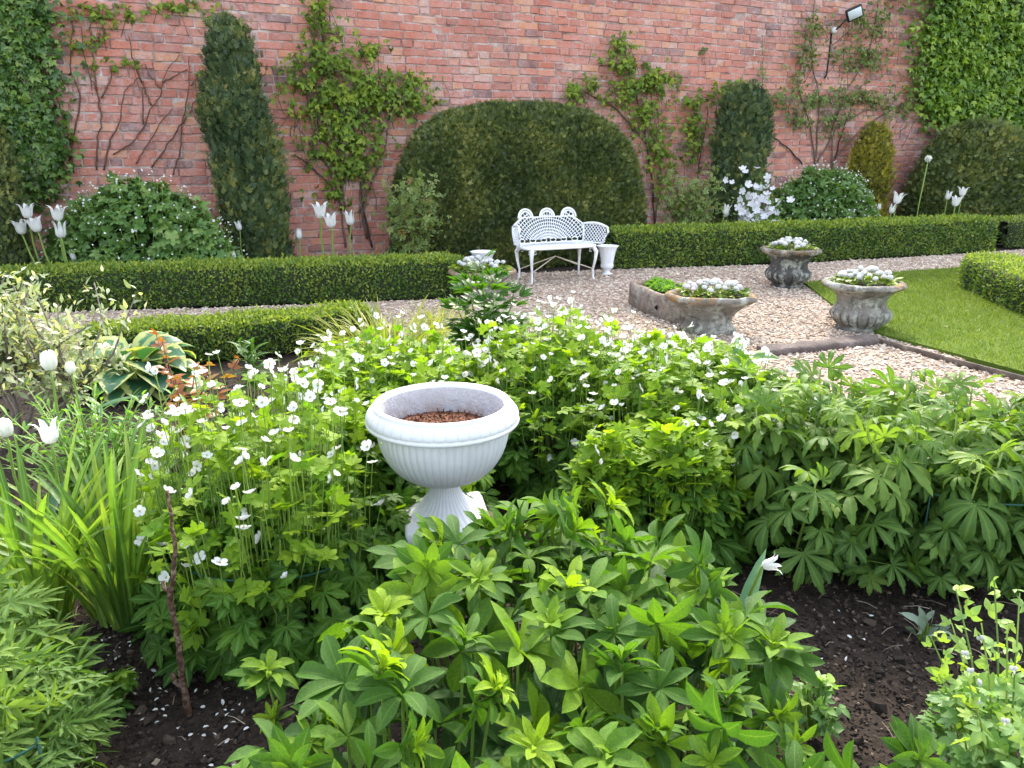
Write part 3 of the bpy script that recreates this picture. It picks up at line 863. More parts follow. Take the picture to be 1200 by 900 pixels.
def z1(pts): return [(40 + x / 5.4545, 60 + y / 5.4545) for x, y in pts]
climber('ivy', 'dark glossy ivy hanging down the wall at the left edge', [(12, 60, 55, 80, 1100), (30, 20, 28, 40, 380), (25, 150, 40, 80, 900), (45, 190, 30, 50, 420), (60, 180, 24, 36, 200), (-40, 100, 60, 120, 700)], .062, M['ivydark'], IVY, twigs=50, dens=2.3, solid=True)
climber('climbing_rose', 'nearly bare climbing rose with thin brown stems on the wall at left', [(110, 20, 40, 18, 80), (150, 15, 30, 12, 40), (205, 8, 35, 10, 60), (85, 50, 24, 30, 50), (110, 55, 20, 30, 30), (237, 85, 6, 10, 14), (255, 90, 10, 12, 14), (245, 25, 12, 22, 30), (60, 95, 18, 22, 50), (140, 75, 12, 8, 10), (160, 75, 10, 6, 8), (88, 160, 10, 14, 14), (70, 140, 12, 12, 14)], .045, M['climb'], TRIF, dens=1.3,
        polys=[z1([(445, 760), (490, 570), (550, 430), (580, 250), (670, 170)]), z1([(650, 720), (720, 600), (830, 430), (885, 365)]), z1([(750, 745), (880, 560), (960, 440), (1040, 310), (1070, 240)]),
               z1([(505, 660), (620, 590), (700, 490), (750, 360), (810, 280), (820, 170), (930, 20)]), z1([(890, 790), (930, 650), (950, 440), (990, 250), (990, 30)]), z1([(400, 760), (400, 600), (430, 450), (400, 250), (340, 120), (310, 0), (300, -160)]),
               z1([(255, 780), (230, 560), (170, 370), (130, 200)]), z1([(400, 250), (380, 60), (350, -150)]), z1([(430, 300), (500, 150), (480, 90)]), z1([(690, 200), (640, 60), (600, -100)]), z1([(820, 200), (980, 115)]), z1([(750, 345), (690, 200), (640, 90)]), z1([(810, 240), (740, 150), (700, 80)]), z1([(1000, 220), (1050, 150)]),
               z1([(700, 470), (690, 300), (700, 190)]), z1([(225, 700), (300, 300), (230, 100), (240, -200)])],
        twigs=14, stemmat='redtwig', stem_r=.0095, off=(.02, .08))
climber('climbing_rose', 'bright green leafy climber between the upright yew and the yew dome',
        [(375, 20, 18, 34, 170), (385, 75, 40, 36, 330), (400, 115, 58, 36, 520), (440, 105, 34, 30, 230), (475, 105, 30, 24, 190), (480, 130, 26, 12, 60), (400, 155, 46, 30, 330), (410, 190, 36, 24, 200), (370, 180, 22, 24, 80), (395, 225, 34, 20, 70), (350, 95, 22, 30, 110), (435, 60, 26, 14, 40), (425, 140, 20, 60, 120), (510, 120, 22, 5, 26)], .052, M['climb'], TRIF, dens=1.9, twigs=160,
        polys=[[(436, 290), (425, 240), (420, 200), (400, 120), (380, 60), (372, -10)], [(410, 255), (385, 215), (360, 190), (345, 180)], [(405, 290), (400, 245), (388, 200), (350, 150)], [(430, 280), (421, 225), (440, 170), (470, 110), (500, 95)], [(425, 260), (430, 200), (415, 150)], [(412, 280), (395, 190), (365, 130), (352, 80)], [(420, 250), (450, 180), (462, 120)]], stem_r=.014)
climber('climbing_rose', 'leafy climber behind the right shoulder of the yew dome',
        [(728, 50, 12, 16, 60), (735, 75, 30, 24, 170), (745, 105, 44, 28, 360), (690, 105, 24, 16, 110), (675, 108, 16, 14, 50), (770, 95, 22, 30, 150), (760, 140, 30, 30, 200), (775, 180, 26, 40, 170), (785, 215, 22, 30, 90)], .052, M['climb'], TRIF, dens=2.0,
        polys=[[(768, 270), (765, 220), (755, 150), (740, 90), (728, 45)], [(768, 260), (775, 200), (770, 120)], [(760, 170), (720, 125), (680, 105)]], twigs=60, stem_r=.013)
climber('climbing_rose', 'pale green climber surrounding the narrow upright yew',
        [(830, 120, 28, 16, 130), (820, 150, 26, 28, 180), (860, 105, 30, 12, 100), (885, 118, 16, 18, 60), (812, 185, 14, 24, 60)], .055, M['climb'], TRIF, dens=1.9, polys=[[(815, 270), (818, 200), (830, 130)]], twigs=30, stem_r=.012)
climber('climbing_rose', 'loose wall climber with dark stems below the floodlight',
        [(1010, 25, 38, 26, 130), (985, 60, 26, 18, 40), (1020, 55, 28, 28, 200), (1010, 78, 24, 16, 110), (955, 30, 22, 20, 70), (945, 60, 16, 22, 70), (1040, 20, 16, 20, 50), (935, 90, 14, 20, 46), (960, 115, 60, 18, 230), (1020, 115, 46, 20, 180), (920, 125, 26, 14, 80), (980, 140, 40, 14, 90), (1060, 125, 34, 22, 120), (940, 140, 20, 12, 50), (985, 155, 40, 10, 44), (1075, 90, 18, 30, 60)], .047, M['rosel'], TRIF, dens=2.1,
        polys=[[(955, 215), (957, 170), (960, 120), (950, 60), (955, 0)], [(957, 205), (950, 150), (935, 100), (945, 40)], [(975, 205), (975, 150), (990, 110), (1020, 60), (1030, -5)], [(975, 200), (985, 160), (992, 140), (1010, 100)], [(940, 192), (920, 170), (900, 156), (888, 152)], [(890, 255), (891, 200), (889, 155)], [(975, 190), (1010, 150), (1060, 120), (1085, 80)], [(958, 190), (980, 150), (1030, 120)]], twigs=110, stem_r=.014)
climber('climbing_rose', 'thin strand of climber alone on the bricks left of the floodlight', [(892, 55, 5, 20, 40), (893, 80, 6, 14, 36), (889, 100, 8, 14, 22)], .05, M['rosel'], PINN, polys=[[(893, 140), (893, 90), (894, 42)]], twigs=6, stem_r=.006)
climber('wall_fern', 'small green tuft growing from a brick joint beside the leafy climber', [(824, 60, 4, 5, 26)], .06, M['shrub'], SMALLS, twigs=4, off=(.01, .07), cat='fern', stem_r=.005)
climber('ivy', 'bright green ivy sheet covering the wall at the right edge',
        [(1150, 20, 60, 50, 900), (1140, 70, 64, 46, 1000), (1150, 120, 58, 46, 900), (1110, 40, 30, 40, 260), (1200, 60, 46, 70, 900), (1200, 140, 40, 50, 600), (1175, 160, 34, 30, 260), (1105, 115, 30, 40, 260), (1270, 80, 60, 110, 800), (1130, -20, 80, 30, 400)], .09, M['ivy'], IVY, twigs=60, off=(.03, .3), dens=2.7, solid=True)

# ------------------------------------------------------------------ floodlight on its conduit
def floodlight():
    b = wp(968, 88, 0.0); root = empty('floodlight', b, 'black floodlight tilted on a conduit high on the brick wall', 'floodlight', rz=WALL_ANG)
    mk = plain('black_plastic', [(0, (.012, .012, .013)), (1, (.025, .025, .027))], .45, 20, 60, .001)
    mg = plain('lamp_glass', [(0, (.5, .56, .56)), (1, (.72, .78, .78))], .25, 15, 60, 0)
    mw = plain('white_plastic', [(0, (.6, .6, .6)), (1, (.75, .75, .75))], .5)
    k = 11.5 / 901
    tilt = rotx(R(-38)); roll = rotz(0)
    c = np.array([.14, -.30, .88])
    mrot = rotz(R(-36)) @ np.array(Matrix.Rotation(R(-24), 3, 'Y')) @ rotx(R(24))
    g = Geo(); g.box(c, (.25, .06, .19), mrot, bev=.012)
    for i in range(6): g.box(c + mrot @ np.array([-.1 + i * .04, .045, 0]), (.008, .04, .15), mrot)
    g.build('housing', mk, root)
    g = Geo(); g.box(c + mrot @ np.array([0, -.034, 0]), (.20, .012, .14), mrot, bev=.004); g.build('lamp_glass', mg, root)
    g = Geo(); g.tube([c + np.array([-.13, .02, -.08]), (-.02, -.2, .70), (0, -.1, .66), (0, -.01, .66)], .012, 6); g.build('bracket', mk, root)
    g = Geo(); g.lathe([(.0, 0), (.035, 0), (.04, .03), (.04, .07), (.02, .09), (.001, .09)], 14, c=(-.005, -.07, .61)); g.build('junction_box', mw, root)
    g = Geo(); g.tube([(0, -.02, .62), (0, -.022, .3), (-.01, -.02, .0), (-.05, -.025, -.05)], .013, 6); g.build('conduit', mk, root)
    g = Geo(); g.tube([c + np.array([.02, .05, -.05]), c + np.array([.05, .06, -.2]), (.1, -.06, .5), (.02, -.04, .44), (0, -.03, .5)], .006, 5); g.build('cable', mk, root)
floodlight()

# ------------------------------------------------------------------ back border: leafy mounds and roses
GER = [cut_leaf(5, 1.7, .52, curl=uni(.3, .7), droop=uni(0, .3)) for _ in range(4)]
def bushy(name, label, cat, c, rx, ry, h, n, size, mat, tm, nfl=0, fl=.012, seed=1., hfl=.08, lump=.12, stemN=40, inner=.35, flat=.0, out_=.5, fm='white'):
    """loose leafy mound: leaves through the outer volume; petioles; optional tiny flowers"""
    root = empty(name, (c[0], c[1], 0), label, cat)
    a = uni(0, 6.283, n); ph = np.arcsin(uni(0.02, 1, n)); rr = 1 - inner * rng.beta(1, 2.2, n)
    dirs = np.stack([np.cos(a) * np.cos(ph), np.sin(a) * np.cos(ph), np.sin(ph)], 1)
    lumpv = np.array([1 + lump * fbm(q, 2.4, seed) for q in dirs])
    sc = np.array([rx, ry, h])
    pos = dirs ** 1.0 * sc * (rr * lumpv)[:, None]
    nn = unit(dirs / sc)
    d = unit(nn * np.array([1, 1, .2]) * out_ + np.array([0, 0, -.15]) + rvec(n, .5))
    g = Geo()
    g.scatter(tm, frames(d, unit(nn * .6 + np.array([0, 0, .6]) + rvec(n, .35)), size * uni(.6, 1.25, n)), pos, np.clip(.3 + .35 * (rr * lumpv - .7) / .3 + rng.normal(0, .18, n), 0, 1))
    g.build('foliage', mat, root)
    k = min(stemN, n)
    i = rng.choice(n, k, replace=False); e = pos[i]; b = e * np.array([.25, .25, 0])
    s = Geo(); s.stems(np.stack([b, (b + e) / 2 + np.array([0, 0, .12 * h]), e], 1), .006, .003, 4); s.build('stems', M['stem'], root)
    # dark hull of inner growth so that one does not look straight through
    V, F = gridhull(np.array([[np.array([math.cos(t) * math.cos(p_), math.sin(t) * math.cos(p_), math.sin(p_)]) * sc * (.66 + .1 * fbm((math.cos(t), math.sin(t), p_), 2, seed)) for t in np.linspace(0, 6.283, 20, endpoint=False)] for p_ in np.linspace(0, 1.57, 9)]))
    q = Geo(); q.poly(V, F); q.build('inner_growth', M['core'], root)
    if nfl:
        a = uni(0, 6.283, nfl); ph = np.arcsin(uni(.25, 1, nfl))
        dd = np.stack([np.cos(a) * np.cos(ph), np.sin(a) * np.cos(ph), np.sin(ph)], 1)
        P = dd * sc * (1 + uni(0, hfl, nfl))[:, None] + np.array([0, 0, 1]) * uni(0, hfl, nfl)[:, None] * .6
        f = Geo(); f.scatter([petals(5, 1, .9, .5)], frames(unit(rvec(nfl)), unit(np.array([0, -.6, 1]) + rvec(nfl, .4)), fl * uni(.6, 1.3, nfl)), P)
        f.stems(np.stack([P * np.array([.9, .9, .82]), P], 1), .003, .002, 3, None, 1)
        o = f.build('flowers', [M[fm], M['stem']], root); o['kind'] = 'stuff'
    return root
c = gp(165, 330); bushy('flowering_shrub', 'rounded leafy mound with tiny white flowers under the bare climbing rose', 'shrub', (-3.82, 8.0), 1.02, .52, 1.12, 3600, .085, M['shrub'], GER, 330, .0125, 1.2, .1)
bushy('flowering_shrub', 'grey green mound dotted with tiny white flowers beside the golden conifer', 'shrub', tuple(wp(955, 290, 1.0)[:2]), .9, .55, 1.16, 3600, .08, M['shrub'], GER, 420, .0145, 2.4, .1)
def rosebush(label, c, w, h, n, size=.075, seed=1):
    root = empty('rose_bush', (c[0], c[1], 0), label, 'rose bush')
    K = 16; ang = uni(0, 6.283, K)
    tips = np.stack([np.cos(ang) * uni(.3, 1, K) * w, np.sin(ang) * uni(.2, .8, K) * w * .8, uni(.6, 1, K) * h], 1)
    b = tips * np.array([.15, .15, 0]); mid = (b + tips) / 2 * np.array([.7, .7, 1.1])
    s = Geo(); s.stems(np.stack([b, mid, tips], 1), .010, .004, 5); s.build('stems', M['twig'], root)
    t = uni(.35, 1, n); k = rng.integers(0, K, n)
    P = np.where((t < .5)[:, None], b[k] + (mid[k] - b[k]) * (t * 2)[:, None], mid[k] + (tips[k] - mid[k]) * (t * 2 - 1)[:, None]) + rvec(n, .07 * (w / .35))
    g = Geo(); g.scatter(PINN, frames(unit(rvec(n) + np.array([0, -.2, -.1])), unit(np.array([0, -.4, 1]) + rvec(n, .4)), size * 1.35 * uni(.6, 1.2, n)), P, np.clip(rng.normal(.5, .25, n), 0, 1))
    g.build('foliage', M['rosel'], root); return root
rosebush('young rose bush in front of the left side of the yew dome', tuple(wp(484, 300, 1.45)[:2]), .38, 1.16, 800)
rosebush('pale rose bush at the right end of the yew dome', tuple(wp(802, 290, 1.35)[:2]), .44, 1.16, 1000)
def azalea():
    c = wp(884, 285, 1.55); root = empty('azalea', (c[0], c[1], 0), 'white flowering azalea between the narrow yew and the dotted mound', 'azalea')
    P = np.array([at(886 + rng.normal(0, 15), 242 + rng.normal(0, 19), c[1] - uni(0, .3)) for _ in range(85)]) - np.array([c[0], c[1], 0])
    for i in range(3):
        g = Geo(); g.inst(petals(5, 1, .75, .35), np.eye(3)[None] * .075, np.zeros((1, 3))); me = g
    f0 = None
    for i, p in enumerate(P):
        d = unit(np.array([-.2, -.8, .5]) + rng.normal(0, .4, 3)); m3 = frames(unit(rvec(1)), d[None], uni(.04, .062))[0]
        if f0 is None:
            g = Geo(); g.one(petals(5, 1, .75, .35)); f0 = g.build('flower', M['lilac'], root); o = f0
        else:
            o = f0.copy(); col.objects.link(o); o.parent = root
        mm = Matrix(m3.tolist()).to_4x4(); mm.translation = Vector(p); o.matrix_local = mm
    g = Geo(); N = 500
    Q = np.array([0, 0, .55]) + rvec(N) * np.array([.17, .15, .22]); Q[:, 2] = np.abs(Q[:, 2])
    g.scatter(SMALLS, frames(unit(rvec(N)), unit(np.array([0, -.5, 1]) + rvec(N, .5)), uni(.05, .08, N)), Q); g.build('foliage', M['shrub'], root)
    s = Geo(); e = Q[:20]; s.stems(np.stack([e * [.2, .2, 0], e * [.6, .6, .5], e], 1), .008, .004, 4); s.build('stems', M['twig'], root)
azalea()
# filler foliage low in the far border, all of it leafy plants of its own kind
def leafclump(name, label, cat, c, n, L, W, mat, up=.8, spread=.18, curl=.9, tmpl=None, group=None):
    root = empty(name, (c[0], c[1], c[2] if len(c) > 2 else 0), label, cat, group)
    ts = tmpl or [lance(1, W, curl=uni(.5, curl), fold=.3) for _ in range(4)]
    a = uni(0, 6.283, n); el = uni(.3, 1.3, n) * up
    d = np.stack([np.cos(a) * np.cos(el), np.sin(a) * np.cos(el), np.sin(el)], 1)
    p = np.stack([np.cos(a), np.sin(a), np.zeros(n)], 1) * spread * rng.random((n, 1)) ** .7
    nrm = np.stack([-np.cos(a) * np.sin(el), -np.sin(a) * np.sin(el), np.cos(el)], 1)
    g = Geo(); g.scatter(ts, frames(d, nrm, L * uni(.65, 1.15, n)), p); g.build('foliage', mat, root)
    return root
leafclump('hosta', 'white striped hosta clump in the far border below the rounded yew', 'hosta', wp(1088, 285, 1.15) * [1, 1, 0], 70, .34, .24, M['hostaw'], .7, .3)
leafclump('leafy_plant', 'broad leaved green plant among the white tulips left of the climber', 'plant', gp(320, 334), 40, .42, .26, M['tulipleaf'], .9, .22)
leafclump('leafy_plant', 'strappy green leaves around the tulip cluster at far left', 'plant', at(60, 300, 7.9) * [1, 1, 0], 46, .4, .14, M['tulipleaf'], .95, .3)
leafclump('leafy_plant', 'light green broad leaves behind the hedge at the left edge', 'plant', at(10, 300, 7.6) * [1, 1, 0], 14, .45, .28, M['phlox'], 1.0, .1)
leafclump('leafy_plant', 'grassy tuft between the tulips and the yew dome', 'plant', wp(425, 300, 1.55) * [1, 1, 0], 90, .42, .14, M['shrub'], .95, .34)
leafclump('leafy_plant', 'arching leafy clump behind the hedge below the golden conifer', 'plant', wp(1045, 285, 1.2) * [1, 1, 0], 110, .5, .12, M['blade'], .95, .32)
leafclump('leafy_plant', 'low green growth at the foot of the narrow upright yew', 'plant', wp(838, 285, 1.3) * [1, 1, 0], 110, .45, .16, M['shrub'], .9, .32)
leafclump('leafy_plant', 'low leafy growth below the upright yew column', 'plant', wp(262, 300, 1.1) * [1, 1, 0], 90, .42, .16, M['shrub'], .9, .36)
def spire():
    c = wp(899, 290, 1.55); root = empty('foxglove', (c[0], c[1], 0), 'pointed pale green leafy spire behind the far grey urn', 'plant')
    g = Geo(); n = 30; z = np.linspace(.32, .86, n); a = np.arange(n) * 2.4
    d = np.stack([np.cos(a), np.sin(a), np.full(n, .55)], 1)
    g.scatter([lance(1, .3, curl=.8, fold=.3) for _ in range(3)], frames(d, np.array([0, 0, 1.]) + rvec(n, .1), np.linspace(.28, .08, n)), np.stack([z * 0, z * 0, z], 1)); g.build('foliage', M['phlox'], root)
    s = Geo(); s.tube([(0, 0, 0), (0, 0, .45), (0, 0, .88)], (.012, .01, .004), 6); s.build('stem', M['stem'], root)
spire()

# ------------------------------------------------------------------ tulips, each one a plant of its own
LILY = [cupbloom((.02, .20, .30, .30, .30, .36, .50), (0, .07, .25, .5, .72, .9, 1.02), (.5, .55, .56, .5, .36, .2, .02)),
        cupbloom((.02, .20, .30, .33, .38, .48, .70), (0, .07, .25, .5, .7, .85, .92), (.5, .55, .56, .5, .36, .2, .02)),
        cupbloom((.02, .18, .27, .26, .22, .2, .22), (0, .08, .28, .55, .78, .95, 1.05), (.5, .55, .58, .55, .45, .28, .03))]
EGG = cupbloom((.02, .22, .34, .37, .34, .26, .12), (0, .06, .25, .5, .75, .93, 1.0), (.5, .56, .6, .6, .55, .45, .2))
def tulip(label, base, head, size, kind, lean=(0, 0), nleaf=3, group=None, leafL=.34):
    base = np.array(base, float); head = np.array(head, float)
    root = empty('tulip', base, label, 'tulip', group)
    g = Geo(); h = head - base
    g.tube([(0, 0, 0), h * .35 + np.array([.01, 0, 0]), h * .7 - np.array([.008, 0, 0]), h * .93, h], np.linspace(.0055, .0042, 5) * max(1, size / .08), 6)
    g.build('stem', M['stem'], root)
    g = Geo(); ax = unit(h * .6 + np.array([lean[0], lean[1], .3 * np.linalg.norm(h)]))
    x = unit(np.cross(ax, [0, 1, .1])); y = np.cross(ax, x)
    m = np.stack([x, y, ax], 1) @ rotz(uni(0, 6)) * size
    g.one((LILY + [EGG])[kind].moved(m, h)); g.build('bloom', M['cream' if kind == 3 else 'white'], root)
    for k in range(nleaf):
        a = uni(0, 6.283); g = Geo()
        g.one(lance(leafL * uni(.8, 1.1), .075, curl=uni(.4, 1.0), curl0=0, fold=.45).moved(rotz(a) @ rotx(uni(.8, 1.25))), .5)
        g.build('leaf', M['tulipleaf'], root)
    return root
def far_tulip(label, px, py, Y, size, kind, dx=0.0, group=None):
    h = at(px, py, Y); b = np.array([h[0] + dx, Y, 0]); return tulip(label, b, h, size, kind, group=group, lean=(uni(-.1, .1), -.05))
far_tulip('white tulip at the top of the far left cluster', 33, 256, 7.55, .15, 1, .05)
far_tulip('white tulip facing left, outermost bloom of the far left cluster', 26, 275, 7.5, .15, 1, .18)
far_tulip('wide open white tulip in the middle of the far left cluster', 45, 272, 7.5, .16, 1, .12)
far_tulip('white tulip highest on the right of the far left cluster', 68, 259, 7.55, .155, 1, .0)
far_tulip('white tulip lowest on the right of the far left cluster', 72, 279, 7.5, .155, 0, .06)
far_tulip('drooping small white tulip just above the left hedge below the cluster', 88, 305, 7.6, .10, 2)
far_tulip('small white tulip standing alone in front of the upright yew column', 281, 270, 8.35, .10, 0)
far_tulip('single white tulip low in front of the bare brick right of the yew column', 351, 280, 8.3, .11, 2)
far_tulip('tallest white tulip of the trio before the leafy climber', 376, 256, 8.4, .18, 1)
far_tulip('middle white tulip of the trio, petals spread like a star', 389, 267, 8.3, .165, 1)
far_tulip('white tulip on the right end of the trio beside the rose bush', 411, 264, 8.5, .155, 0, -.05)
far_tulip('white tulip bud just above the hedge below the upright yew column', 275, 303, 7.9, .08, 2)
far_tulip('lone white tulip in front of the narrow upright yew', 849, 251, 10.4, .13, 0, -.1)
far_tulip('large spread white tulip left of the striped hosta', 1050, 239, 11.3, .18, 1)
far_tulip('white tulip just below the large spread one', 1044, 250, 11.2, .13, 0)
far_tulip('small white tulip bud left of the large spread one', 1030, 246, 11.4, .09, 2)
far_tulip('upper left white tulip of the trio before the rounded yew', 1110, 234, 11.9, .13, 0)
far_tulip('highest white tulip of the trio before the rounded yew', 1127, 230, 12.0, .15, 1)
far_tulip('lowest white tulip of the trio before the rounded yew', 1119, 242, 11.8, .17, 1)
def allium():
    Y = 11.3; h = at(1088, 186, Y); b = np.array([at(1076, 245, Y)[0], Y, 0]); root = empty('allium', b, 'single round white allium bud on a tall bare stem', 'allium')
    h = h - b; g = Geo(); g.tube([(0, 0, 0), h * .5 + np.array([-.02, 0, 0]), h], .008, 6); g.build('stem', M['stem'], root)
    g = Geo(); g.one(ball(.034, 12, h)); n = 120; d = unit(rvec(n))
    g.inst(small(1, .6), frames(d, unit(rvec(n)), np.full(n, .024)), h + d * .03); g.build('bloom', M['cream'], root)
allium()

# ------------------------------------------------------------------ white cast iron bench
M['iron'] = plain('white_painted_iron', [(.3, (.70, .71, .74)), (.7, (.82, .83, .86))], .45, 12, 60, .0015, spec=.4)
M['ironleg'] = plain('worn_white_paint', [(.3, (.55, .53, .48)), (.6, (.76, .76, .76)), (.8, (.82, .82, .84))], .5, 16, 60, .0015)
M['rust'] = plain('cream_painted_rod', [(.3, (.5, .43, .32)), (.7, (.68, .62, .5))], .6, 20)
def bench():
    fl, fr = gp(626, 333), gp(697, 327.5); bl, br = gp(604, 329), gp(677, 323.5)
    c = (fl + fr + bl + br) / 4; ang = math.atan2(fr[1] - fl[1], fr[0] - fl[0])
    root = empty('garden_bench', c, 'white cast iron garden bench with lattice back in front of the yew dome', 'bench', rz=ang)
    W, D, SH = .40, .16, .385
    # seat: perforated slab of bars inside a rim
    g = Geo()
    n = 26; a = np.linspace(0, 2 * math.pi, n + 1)
    def outline(t):
        return np.stack([np.sign(np.cos(t)) * np.abs(np.cos(t)) ** .45 * (W + .05), np.sign(np.sin(t)) * np.abs(np.sin(t)) ** .55 * (D + .045), np.full(np.shape(t), SH)], -1)
    ring = outline(np.linspace(0, 2 * math.pi, 64)); g.tube(ring, .014, 8, cap=False)
    for x in np.linspace(-W, W, 30):
        y = (D + .045) * (1 - (abs(x) / (W + .05)) ** 4.4) ** .4
        g.box((x, 0, SH + .003), (.016, 2 * y, .009))
    for y in np.linspace(-D, D, 9): g.box((0, y, SH + .001), (2 * W, .014, .007))
    g.build('seat', M['iron'], root)
    # backrest: fan of ribs crossed by arcs, three hooped crests
    g = Geo(); yb = D + .035; z0 = SH + .02
    hx = (-.275, 0.0, .275)
    def top(x):
        z = .285 - .16 * max(0, abs(x) - .33) / .12 * .55
        for h in hx:
            if abs(x - h) < .066: z = max(z, .285 + math.sqrt(.066 ** 2 - (x - h) ** 2))
        return z
    def pt(x, z): return (x, yb + .16 * z - .26 * max(0, abs(x) - .25) ** 1.4, z0 + z)
    cz = -.13
    for ang_ in np.linspace(R(14), R(166), 39):
        P = []
        for r in np.linspace(.12, .72, 56):
            x, z = r * math.cos(ang_) * 1.05, cz + r * math.sin(ang_)
            if abs(x) > .45 or z > top(x): break
            if z >= .035: P.append(pt(x, z))
        if len(P) > 1: g.tube(P, .0052, 4)
    for r in .165 + .026 * np.arange(18) ** 1.12:
        P = []
        for t in np.linspace(R(4), R(176), 90):
            x, z = r * math.cos(t) * 1.05, cz + r * math.sin(t)
            if abs(x) <= .45 and .035 <= z <= top(x): P.append(pt(x, z))
            else:
                if len(P) > 1: g.tube(P, .0056, 4)
                P = []
        if len(P) > 1: g.tube(P, .0056, 4)
    for h in hx:
        for rr, tk in ((.09, .012), (.066, .009)):
            g.tube([pt(h + rr * math.cos(t), .285 + rr * math.sin(t)) for t in np.linspace(-.1, math.pi + .1, 18)], tk, 6)
    xs = np.linspace(-.45, .45, 50)
    rim = [pt(x, .285 - .16 * max(0, abs(x) - .33) / .12 * .55) for x in xs]
    g.tube(rim, .008, 6)
    for s in (-1, 1): g.tube([pt(s * .45, .2), pt(s * .455, .1), pt(s * .44, 0)], .012, 6)
    g.tube([pt(x, .0) for x in xs], .010, 6)
    for x in (-.34, -.2, -.06, .06, .2, .34):
        g.tube([pt(x + .038 * math.cos(t), .028 + .022 * math.sin(t)) for t in np.linspace(0, 6.283, 14)], .006, 5, cap=False)
    g.build('backrest', M['iron'], root)
    for s in (-1, 1):
        g = Geo()
        def ap(u, z):   # u 0 at the back .. 1 at the front tip
            return (s * (.44 + .10 * u ** 1.3 + .05 * z), yb - .01 - .36 * u - .03 * math.sin(u * 3), z0 + z)
        tp = lambda u: .20 - .02 * u + .03 * math.sin(u * 3.1)
        g.tube([ap(u, tp(u)) for u in np.linspace(0, 1, 14)] + [ap(1.06, .13), ap(1.0, .1)], .013, 6)
        g.tube([ap(u, 0.0) for u in np.linspace(0, .86, 8)], .009, 6)
        g.tube([ap(1.0, .1), ap(.9, .06), ap(.86, 0)], .009, 6)
        for k in np.linspace(-.5, 1.0, 13):
            for sl in (1, -1):
                P = [ap(u, (u - k) * .36 if sl > 0 else .2 - (u - k) * .36) for u in np.linspace(0, .95, 24) if 0 <= ((u - k) * .36 if sl > 0 else .2 - (u - k) * .36) <= tp(u)]
                if len(P) > 1: g.tube(P, .0048, 4)
        g.build('armrest', M['iron'], root)
    for sx in (-1, 1):
        for sy in (-1, 1):
            g = Geo(); x, y = sx * W * .95, sy * D
            kx, ky = sx * .03, sy * .035
            g.tube([(x, y, SH - .005), (x + kx * .9, y + ky * .9, SH - .06), (x + kx * .7, y + ky * .6, SH - .16), (x + kx * .2, y, .12), (x + kx * .3, y + ky * .2, .03), (x + kx * .8, y + ky * .6, 0)], (.026, .024, .016, .012, .011, .014), 8)
            for q in (-1, 1): g.tube([(x, y, SH - .01), (x + q * .04 * (1 if sy < 0 else .7), y, SH - .03), (x + q * .045, y, SH - .055), (x + q * .02, y, SH - .06)], .009, 5)
            g.build('leg', M['ironleg'], root)
    g = Geo(); hub = (0, .02, .27)
    for sx in (-1, 1):
        for sy in (-1, 1): g.tube([(sx * W * .95, sy * D, .13), hub], .006, 5)
    g.build('stretcher', M['rust'], root)
bench()

# ------------------------------------------------------------------ small iron urns beside the bench
def iron_urn(label, c, h, r):
    root = empty('iron_urn', c, label, 'urn')
    g = Geo(); k = h
    prof = [(.30, .18), (.42, .20), (.58, .26), (.62, .34), (.55, .40), (.60, .46), (.66, .60), (.74, .76), (.86, .90), (1.0, .985), (1.02, 1.0), (.96, 1.0), (.86, .93), (.72, .78), (.62, .6), (.02, .56)]
    g.lathe([(a * r, b * k) for a, b in prof], 48, mod=lambda th, i, rr, z: 1 + (.03 * np.cos(th * 12) if z > .9 * k else (.03 * np.cos(th * 16) if z < .45 * k else .012 * np.cos(th * 16))))
    g.build('bowl', M['iron'], root)
    g = Geo(); g.lathe([(.52 * r, .03 * k), (.5 * r, .05 * k), (.34 * r, .08 * k), (.22 * r, .13 * k), (.26 * r, .16 * k), (.31 * r, .182 * k)], 32); g.build('pedestal', M['iron'], root)
    g = Geo(); g.box((0, 0, .015 * k), (1.05 * r, 1.05 * r, .03 * k), rotz(.5), bev=.004); g.build('plinth', M['ironleg'], root)
    return root
iron_urn('small white iron urn standing at the right end of the bench', gp(711, 322), .345, .125)
iron_urn('small white iron urn behind the round stone planter, left of the bench', at(566, 320, 8.66) * [1, 1, 0], .335, .14)

# ------------------------------------------------------------------ stone planters
def stonemat(name, base, lich, gold=(.34, .19, .06), pale=(.46, .47, .40), soot=.72):
    m, nt, out = newmat(name)
    c = ramp(nt, noise(nt, 9, 6, .7), [(.3, base[0]), (.5, base[1]), (.72, base[2])])
    w = ramp(nt, noise(nt, 7, 6, .75, dist=.4), [(.5, (0, 0, 0)), (.58, (1, 1, 1))])
    c = mixc(nt, mth(nt, 'MULTIPLY', w, lich), c, pale)
    d = ramp(nt, noise(nt, 13, 5, .7), [(.5, (0, 0, 0)), (.66, (1, 1, 1))])
    c = mixc(nt, mth(nt, 'MULTIPLY', d, soot), c, (.05, .046, .042))
    a = nd(nt, 'ShaderNodeAttribute', attribute_name='tint')
    q = mth(nt, 'MULTIPLY', a.outputs['Fac'], ramp(nt, noise(nt, 17, 6, .75), [(.46, (0, 0, 0)), (.55, (1, 1, 1))]))
    c = mixc(nt, q, c, gold)
    rb = nd(nt, 'ShaderNodeAttribute', attribute_name='rib')       # darker in the flutes
    c = mixc(nt, mth(nt, 'MULTIPLY', rb.outputs['Fac'], .8), c, (.03, .028, .026))
    p = nd(nt, 'ShaderNodeBsdfPrincipled', Roughness=.92); p.inputs['Specular IOR Level'].default_value = .15
    nt.links.new(c, p.inputs['Base Color']); nt.links.new(bump(nt, noise(nt, 38, 6, .75), .02), p.inputs['Normal'])
    nt.links.new(p.outputs[0], out.inputs[0]); return m
